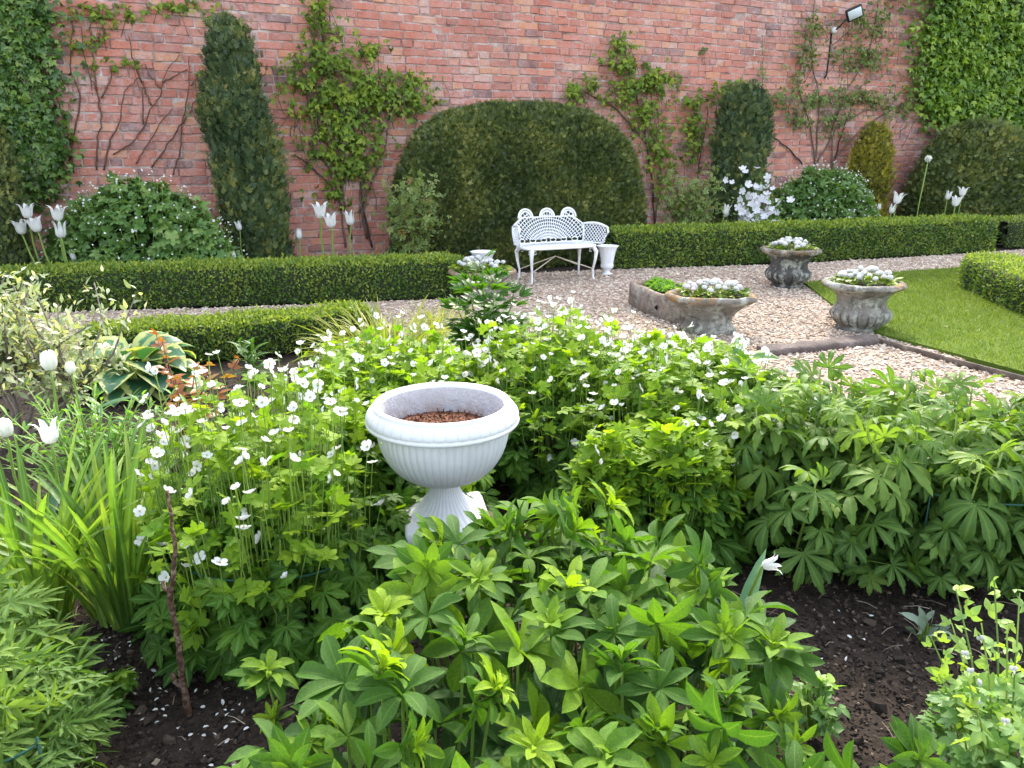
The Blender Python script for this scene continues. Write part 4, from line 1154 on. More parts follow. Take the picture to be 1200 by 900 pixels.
M['stone'] = stonemat('lichen_stone', [(.13, .12, .105), (.23, .215, .185), (.33, .31, .27)], .8)
M['stonedark'] = stonemat('dark_stone', [(.05, .048, .046), (.09, .085, .08), (.16, .15, .135)], .8)
M['stonewarm'] = stonemat('warm_stone', [(.15, .12, .10), (.25, .21, .185), (.36, .31, .28)], .45)
def roughen(g, a, s, seed, tintf=None, sc=(1, 1)):
    v = g.V[-1]
    d = np.array([[fbm(p, s, seed), fbm(p, s, seed + 7), .6 * fbm(p, s, seed + 13)] for p in v])
    if tintf is not None: g.A[-1] = np.array([tintf(p) for p in v])
    g.V[-1] = v * np.array([sc[0], sc[1], 1]) + d * a
def bellis(label, c, rx, ry, n, root_z, size=.036, mix=0.0, up=.09, rz=0.):
    """double daisies: leafy tuft with many round white heads"""
    root = empty('daisy_plant', (c[0], c[1], root_z), label, 'daisies', rz=rz)
    k = 170; a = uni(0, 6.283, k); r = np.sqrt(uni(0, 1, k))
    P = np.stack([rx * 1.1 * r * np.cos(a), ry * 1.1 * r * np.sin(a), uni(0, .05, k)], 1)
    g = Geo(); g.scatter([oblance(1, .5, curl=.9) for _ in range(3)], frames(unit(np.stack([np.cos(a), np.sin(a), uni(.1, 1.3, k)], 1) + rvec(k, .3)), np.array([0, 0, 1.]) + rvec(k, .3), uni(.05, .085, k)), P, rng.random(k)); g.build('foliage', M['climb'], root)
    heads = []
    while len(heads) < n:
        a, r = uni(0, 6.283), math.sqrt(rng.random())
        p = np.array([rx * r * math.cos(a), ry * r * math.sin(a), up * (1 - .45 * r * r) * uni(.75, 1.3) + .025])
        if all(np.linalg.norm(p - q) > size * .95 for q in heads) or rng.random() < .04: heads.append(p)
    heads = np.array(heads)
    g = Geo(); g.stems(np.stack([heads * [.6, .6, 0], heads * [.9, .9, .6], heads], 1), .003, .003, 4); g.build('stems', M['stem'], root)
    protos = {}
    for i, p in enumerate(heads):
        key = ('lilac' if i % 2 else 'pink') if p[0] < -rx * .55 and mix else 'white'
        if key not in protos:
            g = Geo(); d = unit(rvec(110)); d[:, 2] = d[:, 2] * .8
            g.one(ball(.9, 12)); g.inst(leaf((0, .5, 1), [.2, .38, .15], 1, 1, fold=-.2, curl=1.1), frames(unit(d * .5 + np.cross(d, rvec(110)) * .8), unit(d), np.full(110, .42)), d * .84)
            o = g.build('flower', M[key], root); protos[key] = o
        else:
            o = protos[key].copy(); col.objects.link(o); o.parent = root
        o.location = tuple(p); o.rotation_euler = (uni(-.5, .5), uni(-.5, .5), uni(0, 6)); s = size * uni(.42, .62); o.scale = (s, s, s * .82)
    return root
def soilpart(root, r, z, sc=(1, 1)):
    g = Geo(); g.lathe([(r, z), (r * .6, z + .01), (.01, z + .015)], 28, cap=False); roughen(g, .012, 12, 3.3, sc=sc); g.build('soil', M['bedsoil'], root)
M['bedsoil'] = plain('planter_soil', [(.3, (.02, .014, .01)), (.7, (.06, .042, .03))], .95, 30, 60, .01)
def stone_urn(label, c, r, h, mat, seed, gold, flut=20, rz=0.):
    root = empty('stone_urn', c, label, 'urn', rz=rz)
    prof = [(.50, .0), (.56, .02), (.56, .06), (.50, .08), (.52, .11), (.64, .18), (.735, .28), (.755, .36), (.72, .42), (.66, .455), (.635, .48), (.61, .52), (.60, .60), (.625, .69), (.69, .77), (.81, .84), (.95, .885), (1.0, .91), (1.01, .94), (.985, .975), (.93, 1.0), (.86, 1.0), (.80, .985), (.77, .93), (.72, .85)]
    g = Geo()
    def mod(th, i, rr, z):
        q = z / h
        return 1 + (.05 * (np.abs(np.cos(th * flut / 2)) ** .7 - .6) if .1 < q < .40 else 0 * th)
    g.lathe([(a * r, b * h) for a, b in prof], 120, mod=mod, cap=False)
    thq = np.arange(120) / 120 * 2 * math.pi
    g.B[-1] = np.concatenate([np.clip(1 - np.abs(np.cos(thq * flut / 2)) * 2.2, 0, 1) * (1 if .1 < b < .40 else 0) for a, b in prof])
    roughen(g, .011, 7, seed, lambda p: gold(p / r, p[2] / h)); g.build('bowl', mat, root)
    soilpart(root, .78 * r, .93 * h); return root
u1 = gp(922, 336); u2 = gp(1005, 386)
stone_urn('dark grey stone urn with pale flaking fluted base, nearest the far hedge', u1, .315, .42, M['stonedark'], 2.1, lambda q, z: .0 if z < .86 else .35)
stone_urn('lichen spotted stone urn with orange moss rim at the lawn corner', u2, .312, .40, M['stone'], 5.2, lambda q, z: (1.0 if (z > .88 and q[0] > .35) else 0.0))
bellis('white double daisies in the dark urn nearest the far hedge', u1 + [-.01, -.03, 0], .2, .17, 26, .39, .058)
bellis('white double daisies filling the lichen spotted urn at the lawn corner', u2 + [.02, .03, 0], .21, .17, 34, .37, .052)
# round shallow planter left
u3 = gp(566, 350)
def planter(label, c, r, h, mat, seed, prof, gold, sc=(1, 1), rz=0.):
    root = empty('stone_planter', c, label, 'planter', rz=rz)
    g = Geo(); g.lathe([(a * r, b * h) for a, b in prof], 64, cap=False); roughen(g, .024, 5.5, seed, lambda p: gold(p / r, p[2] / h), sc); g.build('bowl', mat, root)
    soilpart(root, .8 * r, .9 * h, sc); return root
PB = [(.55, 0), (.60, .03), (.62, .12), (.55, .2), (.50, .28), (.52, .42), (.60, .56), (.74, .70), (.90, .80), (1.0, .87), (1.02, .93), (.98, .98), (.90, 1.0), (.84, .97), (.8, .85)]
planter('round rough stone planter half hidden by the dark leafy plant, left of the bench', u3, .325, .29, M['stonewarm'], 1.4, PB, lambda q, z: .7 if z > .9 else 0)
bellis('white double daisies in the round stone planter left of the bench', u3 + [-.03, .02, 0], .24, .18, 26, .27, .056)
# old trough and boat shaped planter
u5 = gp(829, 389)
planter('boat shaped stone planter with golden moss, in front of the old trough', u5, .34, .315, M['stone'], 8.4, PB, lambda q, z: 1.0 if (z > .8 and q[0] < .0) or (z > .85 and q[0] > .8) else 0, (1.06, .8), rz=-.15)
bellis('white and pale lilac double daisies in the boat shaped stone planter', u5 + [.03, .02, 0], .235, .14, 36, .29, .052, mix=1)
def trough():
    A, B = gp(728, 357), gp(800, 385); A[2] = B[2] = 0
    cc = (A + B) / 2; ang = math.atan2(B[1] - A[1], B[0] - A[0])
    cc = cc + np.array([math.sin(-ang), math.cos(ang), 0]) * .24
    L = np.linalg.norm(B - A) / 2 + .03
    root = empty('stone_trough', cc, 'long weathered stone trough planted with low greenery, behind the boat shaped planter', 'trough', rz=ang)
    D = .25; h = .225; n = 72; th = np.linspace(0, 2 * math.pi, n, endpoint=False)
    def ring(k, z, e=.6): return np.stack([np.sign(np.cos(th)) * np.abs(np.cos(th)) ** e * L * k[0], np.sign(np.sin(th)) * np.abs(np.sin(th)) ** e * D * k[1], np.full(n, z)], 1)
    rows = [ring((.95, .9), 0), ring((1, 1), .03), ring((1, 1), .11), ring((1, 1), .19), ring((.985, .97), h), ring((.9, .8), h + .004), ring((.86, .72), h - .01), ring((.85, .7), h - .06), ring((.84, .69), h - .12)]
    V, F = gridhull(np.array(rows)); g = Geo(); g.poly(V, F)
    roughen(g, .03, 5, 2.7, lambda p: .35 if p[2] > .2 else .15); g.build('basin', M['stonewarm'], root)
    g = Geo(); g.lathe([(.9, h - .035), (.5, h - .02), (.01, h - .02)], 30, cap=False); roughen(g, .01, 9, 3, sc=(L * .94, D * .78)); g.build('soil', M['bedsoil'], root)
    g = Geo(); g.lathe([(.021, 0), (.012, .006), (.011, .012)], 14); v = g.V[-1]; g.V[-1] = v[:, [0, 2, 1]] * [1, -1, 1] + np.array([.13, -D - .004, .1]); g.build('drain_hole', plain('hole', [(0, (.004, .004, .004)), (1, (.01, .01, .01))], .9), root)
    for i, (x, y, w, k, lab) in enumerate(((-.3, .02, .13, 150, 'bright green stonecrop cushion at the left end of the stone trough'), (-.08, -.07, .11, 110, 'small green stonecrop trailing at the front of the stone trough'), (.06, .11, .12, 120, 'green stonecrop cushion at the back of the stone trough'))):
        p = cc + rotz(ang) @ np.array([x, y, h - .03]); t = empty('stonecrop', p, lab, 'succulent')
        N = k; a = uni(0, 6.283, N); r = np.sqrt(uni(0, 1, N)) * w
        P = np.stack([r * np.cos(a), r * np.sin(a), uni(0, .075, N) * (1 - (r / w) ** 2 * .6)], 1)
        g = Geo(); g.scatter([whorl(6, 1, .5, .5, .2) for _ in range(3)], frames(unit(rvec(N)), unit(np.array([0, -.2, 1]) + rvec(N, .3)), uni(.026, .045, N)), P); g.build('foliage', M['phlox'], t)
    p = cc + rotz(ang) @ np.array([.2, -.02, h - .03]); t = empty('moss_cushion', p, 'golden brown moss cushion in the stone trough beside the daisies', 'moss')
    g = Geo(); N = 700; d = unit(rvec(N)); d[:, 2] = np.abs(d[:, 2]); g.lathe([(.12, 0), (.1, .03), (.05, .05), (.002, .055)], 20)
    g.scatter(SMALLS, frames(d, unit(rvec(N)), np.full(N, .016)), d * [.12, .11, .05]); g.build('moss', M['gold'], t)
trough()

# ------------------------------------------------------------------ timber sleeper and lawn edging
def sleeper():
    A, B = gp(902, 419), gp(1030, 405); c = (A + B) / 2; ang = math.atan2(B[1] - A[1], B[0] - A[0]); L = np.linalg.norm(B - A)
    root = empty('timber_sleeper', c, 'dark old timber sleeper laid across the gravel by the lawn corner', 'timber', rz=ang)
    m = plain('old_timber', [(.3, (.05, .038, .034)), (.55, (.11, .085, .075)), (.75, (.17, .14, .125))], .9, 7, 50, .012, detail=6)
    g = Geo(); n = 16
    rows = []
    for x in np.linspace(-L / 2, L / 2, n):
        rows.append([np.array([x, y + .01 * fbm((x, y, z), 5, 1), z + .012 * fbm((x, y, z), 6, 3)]) for y, z in ((0, 0), (-.005, .025), (.005, .045), (.03, .053), (.12, .056), (.15, .05), (.155, 0))])
    P = np.array(rows); V, F = gridhull(P, closed=False); g.poly(V, F); g.poly(P[0], [tuple(range(7))]); g.poly(P[-1], [tuple(range(6, -1, -1))])
    g.build('beam', m, root)
sleeper()
def edging():
    P = [gp(1022, 401), gp(1105, 424), gp(1200, 449), gp(1360, 492)]
    root = empty('lawn_edging', P[0], 'narrow weathered board edging between the lawn and the gravel', 'edging')
    m = plain('edging_board', [(.3, (.06, .045, .035)), (.6, (.13, .1, .08)), (.8, (.3, .26, .2))], .85, 9, 50, .008, detail=6)
    for a, b in zip(P[:-1], P[1:]):
        d = b - a; L = np.linalg.norm(d); g = Geo(); g.box((a + b) / 2 - P[0] + np.array([0, 0, .02]), (L - .006, .02, .05), rotz(math.atan2(d[1], d[0])), bev=.004); g.build('board', m, root)
edging()

# ------------------------------------------------------------------ the white pedestal urn
M['urn'] = None
def white_urn():
    m, nt, out = newmat('white_stoneware')
    c = ramp(nt, noise(nt, 5, 5, .65), [(.3, (.52, .52, .54)), (.6, (.63, .63, .645))])
    d = ramp(nt, noise(nt, 26, 5, .7), [(.56, (0, 0, 0)), (.75, (1, 1, 1))])
    c = mixc(nt, mth(nt, 'MULTIPLY', d, .3), c, (.5, .5, .47))
    at_ = nd(nt, 'ShaderNodeAttribute', attribute_name='tint')
    q = mth(nt, 'MULTIPLY', at_.outputs['Fac'], ramp(nt, noise(nt, 18, 5, .7), [(.4, (0, 0, 0)), (.6, (1, 1, 1))]))
    c = mixc(nt, q, c, (.45, .24, .14))
    rb = nd(nt, 'ShaderNodeAttribute', attribute_name='rib')       # darker in the grooves
    c = mixc(nt, mth(nt, 'MULTIPLY', rb.outputs['Fac'], .4), c, (.46, .46, .44))
    p = nd(nt, 'ShaderNodeBsdfPrincipled', Roughness=.6); p.inputs['Specular IOR Level'].default_value = .3
    nt.links.new(c, p.inputs['Base Color']); nt.links.new(bump(nt, noise(nt, 90, 3), .0007), p.inputs['Normal'])
    nt.links.new(p.outputs[0], out.inputs[0])
    sc = gp(526, 640); Y0 = 2.40
    zb = .150; base = np.array([at(522, 600, Y0)[0], Y0, 0])
    # stones under it
    r2 = empty('mossy_stone', base, 'rough mossy stone block under the white urn', 'stone', rz=-.25)
    g = Geo(); g.box((-.02, .02, .055), (.40, .36, .13), bev=.03)
    v = []; 
    rows = []
    for z, k in ((-.02, 1.0), (.02, 1.02), (.06, 1.03), (.09, 1.0), (.118, .95), (.122, .8), (.123, .4), (.123, .01)):
        th = np.linspace(0, 6.283, 60, endpoint=False)
        rows.append(np.stack([-.03 + np.sign(np.cos(th)) * np.abs(np.cos(th)) ** .5 * .205 * k, .02 + np.sign(np.sin(th)) * np.abs(np.sin(th)) ** .5 * .19 * k, np.full(60, z * 1.2)], 1))
    V, F = gridhull(np.array(rows)); g = Geo(); g.poly(V, F); roughen(g, .012, 9, 1.9, lambda p: .35); 
    ms = stonemat('mossy_block', [(.05, .04, .025), (.11, .09, .055), (.2, .17, .12)], .3, gold=(.13, .11, .02), pale=(.24, .22, .16)); g.V[-1][:, 2] = np.minimum(g.V[-1][:, 2], .149)
    g.build('block', ms, r2)
    root = empty('pedestal_urn', base + [0, 0, zb], 'large white fluted pedestal urn in the middle of the flower bed', 'urn', rz=R(11))
    rr = .252; nf = 56; segs = nf * 6
    # plinth
    g = Geo(); g.box((0, 0, .040), (.288, .288, .06), bev=.008, tint=0); g.build('plinth', m, root)
    # pedestal: fluted trumpet
    g = Geo(); prof = []
    for t in np.linspace(0, 1, 22):
        z = .07 + .108 * t; r = .048 + .080 * (1 - t) ** 2.0
        prof.append((r, z))
    n2 = 36
    g.lathe(prof, n2 * 6, mod=lambda th, i, r, z: 1 + .028 * np.abs(np.cos(th * n2 / 2)) - .014, cap=False, tint=0)
    th = np.arange(n2 * 6) / (n2 * 6) * 2 * math.pi
    g.B[-1] = np.tile(np.clip(1 - np.abs(np.cos(th * n2 / 2)) * 3.2, 0, 1), len(prof))
    g.build('pedestal', m, root)
    # bowl with gadroons
    g = Geo(); prof = [(.047, .177), (.056, .180), (.058, .186), (.054, .191)]
    for t in np.linspace(0, 1, 26):
        a = t * math.pi / 2
        prof.append((.058 + .160 * math.sin(a) ** .85, .195 + .192 * (1 - math.cos(a)) ** .92))
    prof += [(.219, .40), (.2195, .412)]
    def mod(th, i, r, z):
        k = min(1.0, max(0, (z - .195) / .04)) * (1 if z < .385 else max(0, (.41 - z) / .025))
        return 1 + k * .02 * (np.abs(np.cos(th * nf / 2)) ** .8 - .6)
    g.lathe(prof, segs, mod=mod, cap=False)
    th = np.arange(segs) / segs * 2 * math.pi
    g.B[-1] = np.concatenate([np.clip(1 - np.abs(np.cos(th * nf / 2)) * 3.0, 0, 1) * (1 if .20 < z < .395 else 0) for r, z in prof])
    # inner wall with rust brown stain low down
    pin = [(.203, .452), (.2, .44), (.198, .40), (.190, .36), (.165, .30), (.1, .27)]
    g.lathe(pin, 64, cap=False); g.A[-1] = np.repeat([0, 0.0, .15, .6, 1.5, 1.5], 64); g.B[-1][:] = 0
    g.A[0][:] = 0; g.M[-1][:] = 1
    mi = stonemat('weathered_shaded_inside', [(.52, .505, .53), (.57, .56, .58), (.61, .60, .62)], .2, gold=(.40, .20, .10), pale=(.6, .58, .6), soot=.12)  # greyer tone paints in the bowl's inner shade, under speckle and brown stain
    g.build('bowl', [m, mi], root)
    # overhanging rim with panels
    g = Geo(); prof = [(.2195, .405), (.226, .400), (.243, .398), (.2505, .400), (.2535, .4055), (.252, .411), (.2485, .4135), (.2505, .4165), (.252, .424), (.248, .435), (.240, .446), (.2305, .4555), (.2275, .4585), (.2275, .4615), (.224, .4655), (.214, .4665), (.208, .464), (.206, .456), (.203, .452)]
    npan = 44
    def mod2(th, i, r, z):
        return 1 + (.011 * (np.abs(np.cos(th * npan / 2)) ** .3 - .85) if .415 < z < .455 and r > .235 else 0 * th)
    g.lathe(prof, npan * 8, mod=mod2, tint=0, cap=False)
    th = np.arange(npan * 8) / (npan * 8) * 2 * math.pi
    g.B[-1] = np.concatenate([np.clip(1 - np.abs(np.cos(th * npan / 2)) * 3, 0, 1) * (.9 if .416 < z < .456 and r > .23 else 0) for r, z in prof])
    g.build('rim', m, root)
    g = Geo(); g.lathe([(.194, .364), (.15, .378), (.08, .384), (.005, .382)], 40, cap=False); roughen(g, .012, 14, 2)
    md = plain('dry_brown_compost', [(.25, (.045, .018, .01)), (.5, (.12, .046, .022)), (.75, (.22, .10, .055))], .95, 45, 90, .012)
    N = 900; a = uni(0, 6.283, N); r = np.sqrt(uni(0, 1, N)) * .178
    g.scatter([small(1, .5)], frames(unit(rvec(N)), unit(rvec(N)), uni(.008, .016, N)), np.stack([r * np.cos(a), r * np.sin(a), .386 - .02 * (r / .19) ** 2 + uni(0, .008, N)], 1)); g.build('compost', md, root)
white_urn()

# ------------------------------------------------------------------ plants of the near bed
CUT = [cut_leaf(7, 2.2, .40, curl=uni(.2, .8), droop=uni(-.1, .35)) for _ in range(6)]
CUT5 = [cut_leaf(5, 1.5, .42, curl=uni(.1, .5), droop=uni(0, .5)) for _ in range(4)]
FING = [finger_leaf(7, 2.0, .255, curl=uni(.7, 1.9), curl0=uni(.1, .5)) for _ in range(8)]
ANEM = []
for k in range(4):
    ANEM.append(petals(5, 1, .84, uni(.2, .85), uni(-.2, .35)))
flower_mesh = {}
def near_urn(P):      # keeps leaves and flowers out of the white urn
    return (np.hypot(P[:, 0] + .21, P[:, 1] - 2.40) < .33) & (P[:, 2] > .28)
def put_flower(root, p, nrm, size, kind='white'):
    key = (kind, int(rng.integers(0, 4)))
    if key not in flower_mesh:
        g = Geo(); g.one(ANEM[key[1]]); n = 10; d = unit(rvec(n) * [1, 1, .3] + [0, 0, .8])
        g.one(ball(.14, 8, (0, 0, .08)), .6, 1)
        g.inst(small(1, .16), frames(d, unit(rvec(n)), np.full(n, .36)), np.zeros((n, 3)), None, 1)
        o = g.build('flower', [M[kind], M['eye']], root); flower_mesh[key] = o.data
    else:
        o = bpy.data.objects.new('flower', flower_mesh[key]); col.objects.link(o); o.parent = root
    m = Matrix(frames(unit(rvec(1)), unit(nrm)[None], size)[0].tolist()).to_4x4(); m.translation = Vector([float(c) for c in p])
    o.matrix_local = m
def anemone(label, c, rx, ry, h, nleaf, size, nfl, seed, nbract=500, hfl=(.05, .2), rz=0., lump=.14, flfilter=None, fsize=.018):
    root = empty('anemone', (c[0], c[1], 0), label, 'anemone', rz=rz)
    # leaves: a dense leafy mantle over stalks rising from the ground
    n = nleaf; a = uni(0, 6.283, n); r = np.sqrt(uni(0, 1, n))
    env = lambda r_: (1 - .42 * r_ ** 3.2)
    x, y = r * np.cos(a), r * np.sin(a)
    lum = np.array([1 + lump * fbm((p, q, 0), 2.6, seed) for p, q in zip(x, y)])
    zt = h * env(r) * lum
    u = np.where(r > .72, uni(.06, 1, n), 1 - .42 * rng.beta(1, 1.7, n))
    k = np.where(r > .72, 1 + .06 * np.sin(u * 3), 1)
    pos = np.stack([x * rx * k, y * ry * k, zt * u], 1)
    outw = np.stack([np.cos(a), np.sin(a), np.zeros(n)], 1) * (r ** 2)[:, None]
    low = np.clip(1 - u, 0, 1)[:, None]
    nrm = unit(np.array([0, 0, 1.0]) + outw * (.3 + 1.1 * low) + rvec(n, .3))
    d = unit(outw * .9 + np.array([0, 0, -.25]) * (1 + low) + rvec(n, .45))
    sz = size * (1.15 - .45 * u) * uni(.7, 1.25, n)
    ok = ~near_urn(pos + np.array([c[0], c[1], 0]))
    d, nrm, sz, pos, u = d[ok], nrm[ok], sz[ok], pos[ok], u[ok]; n = len(u)
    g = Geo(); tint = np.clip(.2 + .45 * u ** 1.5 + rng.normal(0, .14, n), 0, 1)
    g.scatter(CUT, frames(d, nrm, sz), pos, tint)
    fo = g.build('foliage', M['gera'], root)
    # upright stalks with light bracts and flowers
    nb = nbract; a = uni(0, 6.283, nb); r = np.sqrt(uni(0, 1, nb)) * 1.02; x, y = r * np.cos(a), r * np.sin(a)
    zt = h * env(np.minimum(r, 1)) * np.array([1 + lump * fbm((p, q, 0), 2.6, seed) for p, q in zip(x, y)])
    P = np.stack([x * rx, y * ry, zt + uni(-.03, hfl[1] * .62, nb)], 1)
    P = P[~near_urn(P + np.array([c[0], c[1], 0]))]; nb = len(P)
    g = Geo()
    for _ in range(2):
        g.scatter(CUT5, frames(unit(rvec(nb) * [1, 1, .4] + [0, 0, .15]), unit(np.array([0, 0, 1]) + rvec(nb, .35)), size * uni(.38, .72, nb)), P + rvec(nb, .012), np.clip(rng.normal(.5, .25, nb), 0, 1))
    g.build('bracts', M['geralime'], root)
    s = Geo(); base = P * np.array([.8, .8, 0]) + np.array([0, 0, .02])
    m = min(nb, 260)
    s.stems(np.stack([base[:m], (base[:m] * .45 + P[:m] * .55) + rvec(m, .012), P[:m]], 1), .0026, .0016, 4)
    # flower stalks
    cnt = 0; FP = []
    while cnt < nfl:
        a_, r_ = uni(0, 6.283), math.sqrt(rng.random()); x_, y_ = r_ * math.cos(a_), r_ * math.sin(a_)
        p = np.array([x_ * rx * 1.05, y_ * ry * 1.05, h * env(r_) * (1 + lump * fbm((x_, y_, 0), 2.6, seed)) + uni(*hfl)])
        if r_ > .8 and rng.random() < .3: p[2] *= uni(.45, 1)
        if near_urn(p[None] + np.array([c[0], c[1], 0]))[0]: continue
        cnt += 1; FP.append(p)
    FP = np.array(FP)
    FP = FP[np.argsort(np.linalg.norm(FP + np.array([c[0], c[1], -CAM_Z]), axis=1))]
    for p in FP[:95]: put_flower(root, p, np.array([0, -.12, 1.0]) + rng.normal(0, .42, 3), fsize * uni(.75, 1.25))
    if len(FP) > 95:        # the many smaller ones at the back
        q = FP[95:]; k = len(q); f = Geo(); m_ = frames(unit(rvec(k)), unit(np.array([0, -.12, 1.0]) + rvec(k, .42)), fsize * uni(.75, 1.2, k))
        f.scatter(ANEM, m_, q); f.inst(ball(.14, 6, (0, 0, .08)), m_, q, None, 1)
        o = f.build('flowers', [M['white'], M['eye']], root); o['kind'] = 'stuff'
    b0 = FP * np.array([.93, .93, 0]) + np.stack([np.zeros(len(FP)), np.zeros(len(FP)), np.maximum(FP[:, 2] - .26, .05)], 1)
    s.stems(np.stack([b0, (b0 + FP) / 2 + rvec(len(FP), .008), FP], 1), .0018, .0012, 4)
    # pale buds
    k = nfl // 2; bp = FP[rng.choice(len(FP), k)] + rvec(k, .028)
    s.scatter([ball(1, 6)], frames(rvec(k), unit(rvec(k)), uni(.0025, .0045, k)), bp, np.full(k, 1.0))
    s.build('stems', M['stem'], root)
    return root
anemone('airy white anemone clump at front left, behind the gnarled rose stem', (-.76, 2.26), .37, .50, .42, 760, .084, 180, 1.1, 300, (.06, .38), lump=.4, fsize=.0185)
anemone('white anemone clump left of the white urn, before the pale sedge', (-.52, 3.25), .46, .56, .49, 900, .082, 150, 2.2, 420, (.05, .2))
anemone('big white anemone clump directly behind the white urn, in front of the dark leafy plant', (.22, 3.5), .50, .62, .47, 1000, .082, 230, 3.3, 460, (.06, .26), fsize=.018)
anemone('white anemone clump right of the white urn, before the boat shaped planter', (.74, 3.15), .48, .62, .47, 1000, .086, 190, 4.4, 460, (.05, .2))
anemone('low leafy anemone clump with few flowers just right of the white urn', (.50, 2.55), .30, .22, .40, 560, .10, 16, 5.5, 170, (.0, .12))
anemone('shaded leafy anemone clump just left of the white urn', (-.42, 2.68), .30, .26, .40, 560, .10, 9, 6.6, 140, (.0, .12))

def monkshood():
    root = empty('monkshood', (1.45, 2.8, 0), 'broad stand of drooping palmate green leaves at the right, without flowers', 'plant')
    g = Geo(); s = Geo(); P, D, NR, S, TT = [], [], [], [], []
    K = 74
    A = ccw([gp(858, 620), gp(920, 680), gp(1080, 700), gp(1300, 700), gp(1330, 600), gp(1180, 588), gp(960, 572), gp(855, 565)])
    fp = fill(A, K)
    for (x, y) in fp:
        h = .52 + .05 * fbm((x, y, 0), 2.5, 3) - .08 * max(0, 2.45 - y) / .3 + uni(-.06, .05)
        lean = rng.normal(0, .05, 2); base = np.array([x, y, 0]); top = np.array([x + lean[0], y + lean[1] - .02, h])
        s.tube([base, (base + top) / 2 + np.array([0, 0, .01]), top], (.0055, .0045, .003), 5, rng.random())
        n = 13; a = uni(0, 6.28)
        for k in range(n):
            t = .16 + .84 * k / (n - 1); a += 2.4 + uni(-.3, .3)
            q = base + (top - base) * t; o = np.array([math.cos(a), math.sin(a), 0])
            pet = (.10 * (1 - t) + .03) * uni(.8, 1.2); e = q + o * pet + np.array([0, 0, pet * .35])
            s.tube([q, (q + e) / 2 + np.array([0, 0, .01]), e], (.002, .0016, .0014), 4, rng.random(), cap=False)
            P.append(e); D.append(o * .85 + np.array([0, 0, .22 - .5 * (1 - t) - (.3 if t < .9 else -.55)])); NR.append(np.array([0, 0, 1]) + o * .65); S.append((.088 + .045 * math.sin(t * 2.6)) * uni(.65, 1.35) * (1 if t < .85 else .8)); TT.append(.25 + .45 * t)
    P, D, NR, S, TT = map(np.array, (P, D, NR, S, TT)); N = len(P)
    g.scatter(FING, frames(unit(D + rvec(N, .22)), unit(NR + rvec(N, .2)), S), P, np.clip(TT + rng.normal(0, .15, N), 0, 1))
    f1 = g.build('foliage', M['monk'], root); f2 = s.build('stems', M['stem'], root)
    g = Geo(); n = 150; F = fill(ccw([gp(860, 630), gp(915, 690), gp(1080, 712), gp(1300, 705), gp(1300, 660), gp(1000, 650)]), n)
    pz = np.concatenate([F, uni(.03, .24, (n, 1))], 1)
    g.scatter(CUT, frames(unit(np.array([0, -.8, -.2]) + rvec(n, .5)), unit(np.array([0, -.7, .8]) + rvec(n, .3)), uni(.05, .085, n)), pz, np.clip(rng.normal(.35, .15, n), 0, 1))
    f3 = g.build('basal_leaves', M['monk'], root)
    local(root, f1, f2, f3)
monkshood()

# ------------------------------------------------------------------ lupins in the foreground
WH_NEW = [whorl(int(rng.integers(6, 9)), 1, uni(.29, .36), lift=uni(.55, 1.0), curl=uni(.3, .9)) for _ in range(5)]
WH_MID = [whorl(int(rng.integers(6, 9)), 1, uni(.32, .39), lift=uni(.25, .6), curl=uni(.4, .9)) for _ in range(6)]
WH_OLD = [whorl(int(rng.integers(6, 9)), 1, uni(.35, .42), lift=uni(.02, .3), curl=uni(.4, .9)) for _ in range(5)]
lupin_mesh = {}
def put_whorl(root, rl, kind, p, nrm, size):
    key = (kind, int(rng.integers(0, 5)), int(rng.integers(0, 3)))
    if key not in lupin_mesh:
        g = Geo()
        if kind == 'new':
            g.one(WH_NEW[key[1]], .45 + .2 * key[2]); g.one(WH_NEW[(key[1] + 2) % 5].moved(rotz(1.1) * .55, (0, 0, .12)), .62 + .14 * key[2])
            g.one(WH_MID[key[1]].moved(rotz(.4) * 1.05, (0, 0, -.22)), .22 + .12 * key[2])
        elif kind == 'mid': g.one(WH_MID[key[1]], .3 + .2 * key[2])
        else: g.one(WH_OLD[key[1]], .2 + .3 * key[2])
        lupin_mesh[key] = g.build('leaf_whorl', M['lupinold' if kind == 'old' else 'lupin'], root); o = lupin_mesh[key]
    else:
        o = lupin_mesh[key].copy(); col.objects.link(o); o.parent = root
    m = Matrix(frames(unit(rvec(1)), unit(nrm)[None], size)[0].tolist()).to_4x4(); m.translation = Vector([float(c) for c in p - rl])
    o.matrix_local = m
def poisson(poly, d, tries=4000):
    out = []
    for q in fill(poly, tries):
        if all((q[0] - o[0]) ** 2 + (q[1] - o[1]) ** 2 > d * d for o in out): out.append(q)
    return np.array(out)
